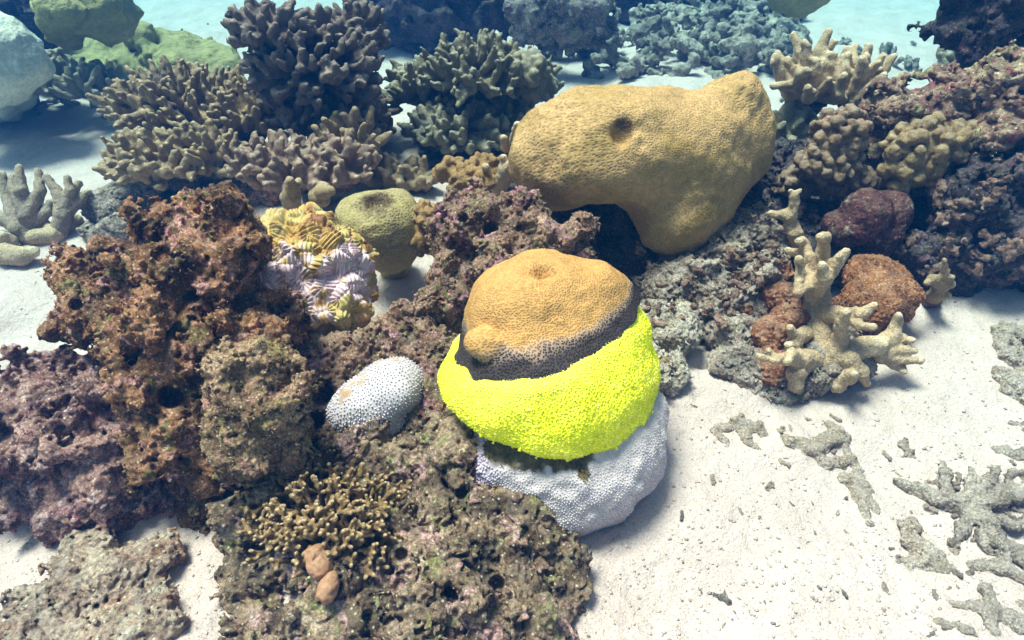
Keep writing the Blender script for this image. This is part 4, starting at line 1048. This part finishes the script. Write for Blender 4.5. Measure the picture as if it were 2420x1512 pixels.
small_fingers('tan finger coral with spread branches at the left edge, standing on sand',
              [[(70, 560, .02, 24), (60, 500, .08, 20), (50, 450, .14, 15), (45, 390+5, .19, 8)], [(62, 510, .08, 18), (95, 450, .13, 13), (90, 405, .17, 9)], [(40, 540, .05, 18), (20, 470, .1, 14), (5, 410, .16, 9)],
               [(60, 540, .04, 22), (10, 520, .06, 16), (-40, 490, .08, 12)], [(140, 555, .02, 22), (150, 510, .07, 20), (140, 460, .12, 14), (110, 400+20, .16, 9)], [(150, 500, .08, 18), (165, 450, .13, 12), (158, 420, .16, 8)],
               [(155, 500, .08, 16), (190, 470, .1, 12), (208, 455, .11, 8)], [(150, 480, .1, 14), (185, 435, .13, 10)], [(60, 500, .09, 14), (30, 445, .14, 10), (28, 418, .16, 8)], [(120, 560, .01, 18), (90, 545, .03, 16), (60, 560, .02, 18)], [(70, 540, .04, 18), (110, 500, .08, 12), (118, 478, .1, 8)]],
              B_LEFT, vox=.0035, name='finger_coral')
small_fingers('broken tan coral stick lying on the sand at the left edge', [[(80, 560, .03, 18), (130, 555, .025, 22), (180, 520, .03, 14)], [(130, 555, .03, 16), (100, 520, .05, 9)]], B_TAN, vox=.0035)
small_fingers('knobbly coral lump on the sand below the left-edge finger coral', [[(10, 600, .02, 26), (50, 605, .02, 22), (80, 595, .03, 14)], [(20, 570, .03, 20), (0, 560, .05, 16)]], B_TAN, vox=.0035)
rock('dead_coral', 'pale crumbly dead-coral mound on the sand between the left finger coral and the brown tower', 'dead coral',
     [(270, 490, .05, (70, 45, 40)), (320, 470, .06, (70, 40, 40)), (240, 550, .03, (40, 40, 30)), (290, 550, .03, (60, 40, 35))], R_PALE, 0.004, amp=.016, seed=52, mid=.03)
branch_coral('pale finger coral fans at the far left in front of the green coral', 130, 195, .14, 60, 34, 44, 36, 8, (B_GREY, R_GREY), 53, 0.006, lean=(-.2, 0, 0), extra_c=[(230, 215, .13, 60, 35, 30)])
branch_coral('low dusty coral patch at the far left edge', 20, 230, .06, 60, 26, 26, 22, 8, (B_GREY, R_GREY), 54, 0.007)
branch_coral('tan staghorn coral with long fingers at the back right of the tan boulder coral', 1920, 215, .30, 55, 50, 24, 72, 12, (B_TAN, R_DARK), 55, 0.0055, upw=0.75, jit=0.25, sub=1, extra_c=[(2010, 225, .30, 50, 45, 20)])
branch_coral('dim grey coral in the shade right of the tan boulder coral', 1860, 330, .15, 60, 60, 30, 30, 10, (B_GREY, R_DARK), 56, 0.006)

# far massive corals
M_GREEN = mat_boulder('green_lumpy_coral', (.34, .30, .13), (.24, .22, .10), (.2, .19, .08), 100, 0.4, 5.0)
M_PALEB = mat_boulder('pale_smooth_coral', (.62, .60, .50), (.52, .52, .42), (.4, .38, .3), 100, 0.3, 9.0)
massive('boulder_coral', 'big smooth pale dome coral cut by the left edge', [(-50, 135, .32, (145, 120, 110)), (-60, 170, .2, (130, 100, 120))], M_PALEB, 0.008, seed=8, bump_=0.008)
massive('boulder_coral', 'wide lumpy yellow-green coral with rolling folds at the back left',
        [(150, 175, .08, (100, 60, 32)), (230, 150, .10, (120, 60, 30)), (330, 140, .12, (110, 60, 30)), (450, 135, .14, (110, 80, 38)), (520, 160, .12, (60, 60, 38)), (340, 172, .07, (110, 50, 34)),
         (440, 178, .08, (120, 50, 30)), (280, 105, .16, (70, 50, 30)), (330, 85, .22, (36, 36, 30)), (400, 105, .16, (80, 50, 30)), (200, 120, .10, (80, 60, 24))],
        M_GREEN, 0.007, k=0.03, bump_=0.016, seed=9)
massive('boulder_coral', 'shadowy blue-green dome coral at the top left behind the yellow-green one', [(225, 15, .40, (90, 80, 80))], M_GREEN, 0.01, seed=10, bump_=0.014)
massive('boulder_coral', 'small yellow-green coral with two knobs at the top left', [(150, 60, .35, (45, 50, 50)), (120, 20, .42, (32, 32, 30)), (170, 20, .42, (34, 34, 32))], M_GREEN, 0.008, seed=11, bump_=0.014)
rock('reef_rock', 'dim blue-grey rock in the top left corner', 'rock', [(40, 30, .3, (90, 60, 70)), (90, 70, .2, (60, 40, 50)), (0, -10, .3, (110, 60, 80))], R_DARK, 0.01, amp=.04, mid=.06, small=.025, seed=60)
rock('reef_rock', 'hazy dark rock wall at the top behind the back left mound', 'rock', [(960, 20, .2, (120, 50, 90)), (1080, 0, .25, (150, 60, 100)), (940, 60, .1, (80, 30, 60))], R_DARK, 0.011, amp=.045, mid=.07, small=.03, seed=61)
rock('reef_rock', 'rounded mottled coral rock at the top centre fading into blue water', 'rock', [(1330, 35, .26, (110, 55, 70)), (1260, 30, .28, (60, 45, 60)), (1400, 40, .24, (50, 45, 60)), (1330, 80, .1, (110, 30, 50))], R_GREY, 0.009, amp=.035, mid=.06, small=.025, seed=62)
massive('boulder_coral', 'hazy yellowish dome at the very top right of centre', [(1890, -30, .35, (80, 50, 60))], M_GREEN, 0.012, seed=12, bump_=0.014)
rock('reef_rock', 'hazy dark rock at the top, left of the yellowish dome', 'rock', [(1780, -10, .12, (80, 40, 60)), (1850, 20, .06, (60, 25, 40)), (1640, -20, .1, (90, 30, 50)), (1500, -10, .14, (90, 35, 60))], R_DARK, 0.012, amp=.04, mid=.07, small=.03, seed=63)
print('T back', time.time() - T0)

# ============================================================ TURF on the shaggy rocks
def turf_on(o, mat, n, dmin, size, seed, h=2.2):
    me = o.data; V = np.empty(len(me.vertices) * 3, np.float32); me.vertices.foreach_get('co', V); V = V.reshape(-1, 3) + np.array(o.location)
    Q = np.empty(len(me.loops), np.int32); me.loops.foreach_get('vertex_index', Q); Q = Q.reshape(-1, 4)
    P, N = scatter_on(V, Q, n, dmin, seed, lambda p, m: (m[:, 1] < .55) & (noise(p, .06, seed) > -.25))
    rs = np.random.default_rng(seed)
    sv = np.array([[.5, 0, -.6], [-.25, .43, -.6], [-.25, -.43, -.6], [.25, .1, 1.0], [.0, .5, h]]); sf = [np.array([[0, 1, 3], [1, 2, 3], [2, 0, 3], [1, 3, 4], [0, 4, 3]])]
    V2, F2 = stamp(sv, sf, P, N + np.array([0, 0, .3]), size * (.5 + rs.random(len(P))**2), rs, .55)
    build('turf_algae', V2, F2, mat, o)
def m_turf(name, cols):
    m = NT_(name); g = m.node('ShaderNodeNewGeometry')
    c = m.ramp(g.outputs['Random Per Island'], [(i / (len(cols) - 1), c_) for i, c_ in enumerate(cols)])
    return m.done(c, None, .85, .15)
T_RED = m_turf('red_brown_turf', [(.07, .03, .015), (.22, .09, .04), (.42, .20, .11), (.55, .33, .24), (.30, .22, .08)])
T_TAN = m_turf('tan_turf', [(.10, .06, .03), (.28, .18, .09), (.46, .32, .20), (.58, .45, .36), (.30, .27, .11)])
for o in list(COL.objects):
    l = o.get('label', '')
    if o.name.startswith('reef_rock') and o.parent is None:
        if 'red-brown turf' in l: turf_on(o, T_RED, 50000, .0042, .0022, 3)
        elif 'wing' in l: turf_on(o, T_RED, 20000, .004, .002, 4)
        elif 'shaggy' in l: turf_on(o, T_TAN, 22000, .0036, .0018, 5)
        elif 'square knobs' in l: turf_on(o, T_TAN, 26000, .0042, .002, 6)
        elif 'between the white bleached' in l: turf_on(o, T_TAN, 24000, .0042, .0018, 7)
        elif 'bottom centre' in l: turf_on(o, T_TAN, 40000, .0042, .0016, 8, 1.6)
        elif 'purple-pink' in l: turf_on(o, T_RED, 26000, .0045, .0018, 9, 1.6)
        elif 'slope below' in l: turf_on(o, T_TAN, 20000, .0045, .0018, 10, 1.4)

# ============================================================ RUBBLE
def rubble_variants(n, seed):
    out = []; rs = np.random.default_rng(seed)
    for i in range(n):
        rods = []; p = np.zeros(3); d = nrm(rs.normal(0, 1, 3) * np.array([1, 1, .25])); L = rs.uniform(.5, 1.1)
        a, b = -d * L / 2, d * L / 2; r = rs.uniform(.16, .3)
        rods.append((a, b, r, r * rs.uniform(.6, 1), True))
        for j in range(rs.integers(1, 5)):
            t = rs.random(); s_ = a + (b - a) * t; d2 = nrm(rs.normal(0, 1, 3)); e = s_ + d2 * rs.uniform(.2, .5); rods.append((s_, e, r * .8, r * .5, True))
        lo = np.min([np.minimum(x[0], x[1]) for x in rods], 0) - .35; hi = np.max([np.maximum(x[0], x[1]) for x in rods], 0) + .35
        fl = Field(lo, hi, 0.035, 0.4)
        for x in rods: fl.rod(x[0], x[1], x[2], x[3], .1)
        fl.rough(lambda g: .07 * fbm(g, .5, 3, i) + .10 * (cell(g, .22, i) - .5), .3)
        V, Q, _ = fl.mesh(); out.append((V, Q))
    return out
RV = rubble_variants(7, 5)
def m_obj_rock(name, pal):
    m = NT_(name); oi = m.node('ShaderNodeObjectInfo')
    c = m.ramp(m.noise(3.2, 5, .65), [(.32 + .4 * i / (len(pal) - 1), p) for i, p in enumerate(pal)])
    c = m.mix(1.0, c, m.ramp(oi.outputs['Random'], [(0, (.65, .62, .62)), (1, (1.2, 1.15, 1.1))]), 'MULTIPLY')
    c = m.mix(1.0, c, m.ramp(m.noise(22, 3, .7), [(.3, .65), (.7, 1.3)]), 'MULTIPLY')
    return m.done(c, m.bump(m.noise(14, 4, .7), .6, .03), .9, .2)
M_RUB = m_obj_rock('rubble', [(.14, .11, .10), (.28, .25, .21), (.42, .38, .33), (.55, .50, .45)])
M_RUBW = m_obj_rock('white_rubble', [(.24, .18, .14), (.38, .30, .245), (.48, .39, .33), (.58, .48, .42)])
RM = {}
def piece(name, label, cat, pos, size, rs, mat, vi, group=None, flat=1.0, rot=None):
    key = (vi, mat.name)
    if key not in RM:
        V, Q = RV[vi]; o = build(name, V, Q, mat); RM[key] = o.data
    else:
        o = bpy.data.objects.new(name, RM[key]); COL.objects.link(o)
    o.name = name
    o.location = [float(a) for a in pos]; o.scale = (size, size, size * flat)
    o.rotation_euler = rot or (rs.uniform(-.4, .4), rs.uniform(-.4, .4), rs.uniform(0, 6.28))
    return tag(o, label, cat, group, 'thing')
rs = np.random.default_rng(31)
# heap behind the tan boulder coral, right of centre
def heap(poly, n, smin_, smax_, label, group, mat, zup, rs, hgt=0.1):
    k = 0
    (x0, y0, x1, y1) = poly
    for i in range(n):
        px = rs.uniform(x0, x1); py = rs.uniform(y0, y1)
        g = ground(px, py); q = 1 - abs((px - (x0 + x1) / 2) / ((x1 - x0) / 2))**2
        s_ = mpp(g) * rs.uniform(smin_, smax_)
        g[2] += hgt * q * rs.random()
        piece(*(('coral_crumb', label, 'coral crumb') if 'crumb' in label else ('coral_fragment', label, 'coral fragment')), g, s_, rs, mat, int(rs.integers(0, 7)), group)
heap((1360, 70, 1900, 185), 130, 30, 80, 'grey broken coral piece in the heap behind the tan boulder coral', 'rubble heap behind the tan boulder coral', M_RUB, 0, rs, 0.16)
heap((1480, 20, 1760, 70), 28, 22, 50, 'grey broken coral piece at the far edge of the heap', 'rubble at the far edge of the heap', M_RUB, 0, rs, 0.08)
heap((1830, 90, 2420, 210), 34, 18, 40, 'bluish coral fragment scattered on the far sand at the right', 'fragments on the far right sand', M_RUB, 0, rs, 0.02)
heap((1790, 260, 1960, 520), 34, 26, 55, 'pale coral fragment on the slope between the tan boulder and the nodular coral', 'fragments right of the tan boulder coral', M_RUB, 0, rs, 0.12)
heap((900, 400, 1040, 470), 12, 16, 30, 'small fragment on the sand patch behind the cup coral', 'fragments on the middle sand patch', M_RUB, 0, rs, 0.02)
heap((2150, 300, 2420, 440), 14, 26, 50, 'bluish fragment lodged in the right-hand reef', 'fragments lodged in the right-hand reef', M_RUB, 0, rs, 0.3)
heap((20, 240, 280, 285), 18, 16, 34, 'small fragment along the far left sand edge', 'fragments along the far left sand edge', M_RUB, 0, rs, 0.02)
# bits lodged on the reef rocks, resting on the real surface
bpy.context.view_layer.update(); DG = bpy.context.evaluated_depsgraph_get()
M_RUBR = m_obj_rock('reef_rubble', [(.10, .05, .045), (.24, .14, .11), (.40, .28, .22), (.56, .44, .37)])
def lodge(reg, n, a, b, label, group, mat, rs, only=('reef_rock',)):
    out = []
    for i in range(n):
        px, py = rs.uniform(reg[0], reg[2]), rs.uniform(reg[1], reg[3])
        ok, loc, nor, idx, ob, mx = sc.ray_cast(DG, cam.location, Vector([float(x) for x in ray(px, py)]).normalized())
        if ok and any(ob.name.startswith(q) for q in only): out.append(np.array(loc))
    for p in out:
        piece('rock_chunk', label, 'rock chunk', p, mpp(p) * rs.uniform(a, b), rs, mat, int(rs.integers(0, 7)), group, 1.0, (rs.uniform(0, 6), rs.uniform(0, 6), rs.uniform(0, 6)))
lodge((1830, 380, 2150, 640), 60, 24, 48, 'brownish coral chunk wedged in the dark rock around the wine-red sponge', 'chunks around the wine-red sponge', M_RUBR, rs)
lodge((2080, 180, 2420, 640), 70, 26, 56, 'reddish-brown chunk crusted on the right-hand reef rock', 'chunks on the right-hand reef rock', M_RUBR, rs)
lodge((1500, 560, 1860, 780), 60, 20, 44, 'pale pinkish coral chunk on the grey-olive slope rock', 'chunks on the grey-olive slope rock', M_RUBR, rs)
lodge((960, 640, 1110, 900), 16, 16, 32, 'brown chunk on the turf-covered rock beside the tan dome', 'chunks beside the tan dome', M_RUBR, rs)
lodge((560, 1100, 1380, 1510), 46, 16, 38, 'small pinkish chunk stuck on the broad bottom rock', 'chunks on the broad bottom rock', M_RUBR, rs)
# right foreground debris
def debris(label, chains, mat=None, seed=0, amp=.006, name='dead_coral', cat='dead coral'):
    rods = []
    for ch in chains:
        P = [(ground(c[0], c[1]) + np.array([0, 0, c[2] * 0.8 - 0.6 * c[3] * 0.0006]), c[3] * mpp(at(c[0], c[1], c[2]))) for c in ch]
        for i in range(len(P) - 1): rods.append((P[i][0], P[i + 1][0], P[i][1], P[i + 1][1], False))
    lo = np.min([np.minimum(a, b) - max(ra, rb) for a, b, ra, rb, t in rods], 0); hi = np.max([np.maximum(a, b) + max(ra, rb) for a, b, ra, rb, t in rods], 0)
    fl = Field(lo, hi, .0024, .03)
    for r_ in rods: fl.rod(*r_[:4], .008)
    fl.rough(lambda g: amp * .7 * noise(g, .03, seed) + amp * .8 * (cell(g, .018, seed) - .5) + amp * .3 * noise(g, .007, seed + 2), amp * 2.2)
    V, Q, _ = fl.mesh(); l = rods[0][0].copy(); l[2] = 0
    return tag(build(name, V, Q, mat or R_DEB, None, l), label, cat, None, 'thing')
R_DEB = m_rock('sandy_debris', [(.26, .18, .13), (.38, .28, .21), (.50, .40, .33), (.60, .49, .42)], [(.36, .28, .16)], .6, 16, .7, (.56, .46, .41), 91.)
R_DEB2 = m_rock('grey_sandy_debris', [(.12, .085, .065), (.27, .205, .16), (.42, .34, .28), (.58, .48, .41)], [(.28, .23, .14)], .6, 16, .7, (.56, .46, .41), 95.)
debris('forked pale coral stick half buried in sand right of the white colony', [[(1690, 1020, 0, 14), (1740, 1000, .004, 16), (1790, 1010, .004, 14), (1810, 1030, .0, 10)], [(1750, 1010, .0, 14), (1765, 1040, .002, 12), (1795, 1062, .0, 11)], [(1700, 1030, 0, 12), (1720, 1050, 0, 10)], [(1740, 1000, .0, 12), (1752, 985, .004, 7)]], seed=1)
debris('crooked L-shaped piece of dead coral lying on the sand', [[(1860, 1040, 0, 18), (1920, 1060, .004, 22), (1980, 1030, .006, 22), (1960, 1005, .006, 14)], [(1920, 1060, .0, 16), (1950, 1095, .002, 18), (2005, 1090, .0, 13)], [(1985, 1035, .0, 18), (2010, 1080, .0, 12), (2025, 1110, 0, 12)]], seed=2)
debris('knobbly elongated dead-coral piece below the L-shaped one', [[(1995, 1130, 0, 22), (2030, 1160, .004, 26), (2060, 1200, .002, 18)], [(2030, 1170, 0, 20), (2045, 1215, 0, 14), (2052, 1240, 0, 9)], [(2025, 1120, 0, 16), (2060, 1160, 0, 14)]], seed=3)
debris('low blocky dead coral at the right edge of the sand, upper', [[(2375, 830, .01, 28), (2370, 790, .02, 22), (2430, 800, .02, 26)], [(2430, 850, .02, 28), (2380, 850, .01, 24)]], seed=4, amp=.008)
debris('low blocky dead coral at the right edge of the sand, lower', [[(2360, 885, .01, 20), (2390, 910, .015, 30), (2440, 900, .02, 30)], [(2390, 920, .01, 24), (2430, 950, .01, 24)]], seed=5, amp=.008)
debris('branching grey dead coral thicket lying at the right edge', [[(2115, 1140, .01, 10), (2160, 1160, .015, 16), (2230, 1195, .02, 20), (2290, 1210, .02, 20)], [(2230, 1190, .02, 16), (2225, 1140, .03, 11), (2215, 1125, .035, 8)], [(2260, 1200, .02, 18), (2320, 1160, .03, 16), (2340, 1130, .035, 10)],
        [(2290, 1210, .02, 22), (2360, 1190, .03, 22), (2440, 1170, .04, 20)], [(2290, 1215, .01, 20), (2270, 1260, .015, 14), (2250, 1290, .01, 12)], [(2320, 1230, .02, 20), (2350, 1290, .02, 18), (2420, 1330, .02, 20)], [(2350, 1240, .02, 16), (2390, 1260, .03, 14), (2420, 1240, .04, 12)], [(2280, 1165, .02, 10), (2285, 1130, .03, 8)], [(2360, 1180, .03, 12), (2375, 1140, .045, 8)]], R_DEB2, seed=6)
debris('long broken coral branches below the grey thicket at the right edge', [[(2290, 1335, .005, 12), (2350, 1345, .01, 20), (2430, 1370, .01, 18)], [(2330, 1300, .01, 14), (2310, 1265, .02, 12)], [(2375, 1340, .01, 16), (2350, 1280, .03, 13), (2345, 1250, .035, 9)]], R_DEB2, seed=7)
debris('cone-shaped brownish coral lump lower right with a small block leaning on it', [[(2145, 1250, .02, 20), (2160, 1290, .015, 26), (2195, 1320, .01, 34), (2230, 1340, .0, 24)], [(2150, 1330, .0, 24), (2200, 1340, .0, 26)]], seed=8, amp=.008)
debris('angular dead-coral branches in the bottom right corner', [[(2260, 1430, .0, 12), (2330, 1440, .01, 16), (2420, 1480, .01, 26)], [(2330, 1400, .015, 14), (2340, 1440, .01, 16), (2350, 1500, 0, 18)], [(2220, 1470, 0, 10), (2290, 1490, .005, 12)], [(2400, 1420, 0, 10), (2430, 1440, 0, 14)]], R_DEB2, seed=9)
debris('grey stick of dead coral low at the right edge', [[(2360, 1065, .0, 14), (2430, 1080, .01, 22)], [(2390, 1000, .0, 10), (2430, 1010, 0, 14)]], R_DEB2, seed=10)
debris('pale branching lump on the sand at the foot of the white colony', [[(1440, 1210, 0, 16), (1465, 1225, .004, 14), (1475, 1240, 0, 9)], [(1450, 1195, 0, 12), (1462, 1180, .006, 9)]], seed=11)
heap((1680, 980, 2080, 1240), 16, 10, 26, 'small sandy crumb of dead coral around the crooked pieces on the sand', 'crumbs around the crooked dead coral', M_RUBW, 0, rs, 0.0)
heap((2090, 1060, 2420, 1500), 34, 14, 40, 'sandy dead-coral crumb strewn between the broken branches at the lower right edge', 'crumbs at the lower right edge', M_RUBW, 0, rs, 0.0)
heap((1400, 1240, 2300, 1510), 22, 6, 14, 'tiny pale coral crumb on the open sand in the lower right', 'crumbs on the open sand', M_RUBW, 0, rs, 0.0)
heap((0, 560, 120, 840), 8, 6, 14, 'tiny crumb on the sand left of the brown rock wing', 'crumbs on the left sand', M_RUBW, 0, rs, 0.0)
# pebbles
M_PEB = m_obj_rock('grey_pebble', [(.10, .09, .09), (.2, .18, .17), (.3, .27, .24), (.36, .33, .3)])
for px, py, s_, lab in ((1612, 1220, 34, 'grey pebble with a notch standing on the sand right of the white colony'), (1705, 1413, 46, 'largest grey pebble near the bottom edge'), (1995, 1402, 34, 'smooth grey oval pebble near the bottom, right of the largest'),
                        (1935, 1388, 26, 'pale brown nub beside the smooth oval pebble'), (1655, 1395, 16, 'tiny grey pebble left of the largest one'), (2200, 1500, 26, 'brown pebble at the bottom edge, right'),
                        (1340, 1450, 24, 'tan fragment at the bottom beside the olive rock'), (1870, 1190, 18, 'tiny pale fragment on the open sand'), (1640, 960, 16, 'grey fragment in the shade beside the white colony')):
    g = ground(px, py); piece('pebble', lab, 'pebble', g, s_ * mpp(g) * 0.7, rs, M_PEB, int(rs.integers(0, 7)), None, .8)

# loose grit and shell bits on the sand: nobody could count it
def grit(name, n, region, smin_, smax_, mat, seed, label):
    rs = np.random.default_rng(seed); x0, y0, x1, y1 = region
    P = []
    px = rs.uniform(x0, x1, n); py = y0 + (y1 - y0) * rs.random(n)**0.8
    for i in range(n): P.append(at(px[i], py[i], 0))
    P = np.array(P); P[:, 2] = gz(P[:, 0], P[:, 1])
    dens = noise(P * np.array([1, 1, 0]), 0.25, 5) + 0.6 * (px - 1400) / 1000 + 0.5 * (py - 900) / 600
    P = P[dens > rs.uniform(-1.3, 1.0, n)]
    V, Q = RV[seed % 7]; 
    # coarse copy of a chunk
    a = np.array([[1, 0, 0], [.3, .9, .1], [-.8, .5, -.1], [-.7, -.6, .1], [.4, -.9, 0], [.1, .1, .55], [-.1, 0, -.5]]); f = [np.array([[0, 1, 5], [1, 2, 5], [2, 3, 5], [3, 4, 5], [4, 0, 5], [1, 0, 6], [2, 1, 6], [3, 2, 6], [4, 3, 6], [0, 4, 6]])]
    N = np.tile([0, 0, 1.0], (len(P), 1))
    sz = smin_ + (smax_ - smin_) * rs.random(len(P))**4
    Vv, Ff = stamp(a * np.array([1, .7, .8]), f, P + np.array([0, 0, .0004]), N, sz, rs, .4)
    tag(build(name, Vv, Ff, mat), label, 'grit', kind='stuff')
def m_grit():
    m = NT_('shell_grit'); g = m.node('ShaderNodeNewGeometry')
    c = m.ramp(g.outputs['Random Per Island'], [(0, (.22, .18, .16)), (.08, (.34, .27, .23)), (.2, (.46, .37, .33)), (.8, (.57, .48, .45)), (1, (.48, .37, .31))])
    return m.done(c, m.bump(m.noise(300, 3, .7), .5, .001), .9, .2)
MG = m_grit()
grit('shell_grit', 17000, (-50, 560, 2470, 1600), 0.0006, .0055, MG, 3, 'loose white shell grit and coral crumbs strewn over the sand')

# ============================================================ WATER HAZE
def box(name, lo, hi, mat):
    V = np.array([[x, y, z] for x in (lo[0], hi[0]) for y in (lo[1], hi[1]) for z in (lo[2], hi[2])])
    Q = np.array([[0, 1, 3, 2], [4, 6, 7, 5], [0, 4, 5, 1], [2, 3, 7, 6], [0, 2, 6, 4], [1, 5, 7, 3]])
    return build(name, V, Q, mat, smooth=False)
hm = bpy.data.materials.new('sea_water_haze'); hm.use_nodes = True; t = hm.node_tree
t.nodes.remove(t.nodes['Principled BSDF']); pv = t.nodes.new('ShaderNodeVolumePrincipled')
pv.inputs['Color'].default_value = (0.006, 0.075, 0.27, 1); pv.inputs['Absorption Color'].default_value = (0.0, 0.64, 1.0, 1)
pv.inputs['Density'].default_value = 0.215; pv.inputs['Anisotropy'].default_value = 0.6
t.links.new(pv.outputs[0], t.nodes['Material Output'].inputs['Volume'])
tag(box('haze', (-15.5, -13.5, -1.3), (15.5, 17.5, 1.15), hm), 'blue sea water thickening towards the back', 'haze', kind='stuff')
print('T all', time.time() - T0)
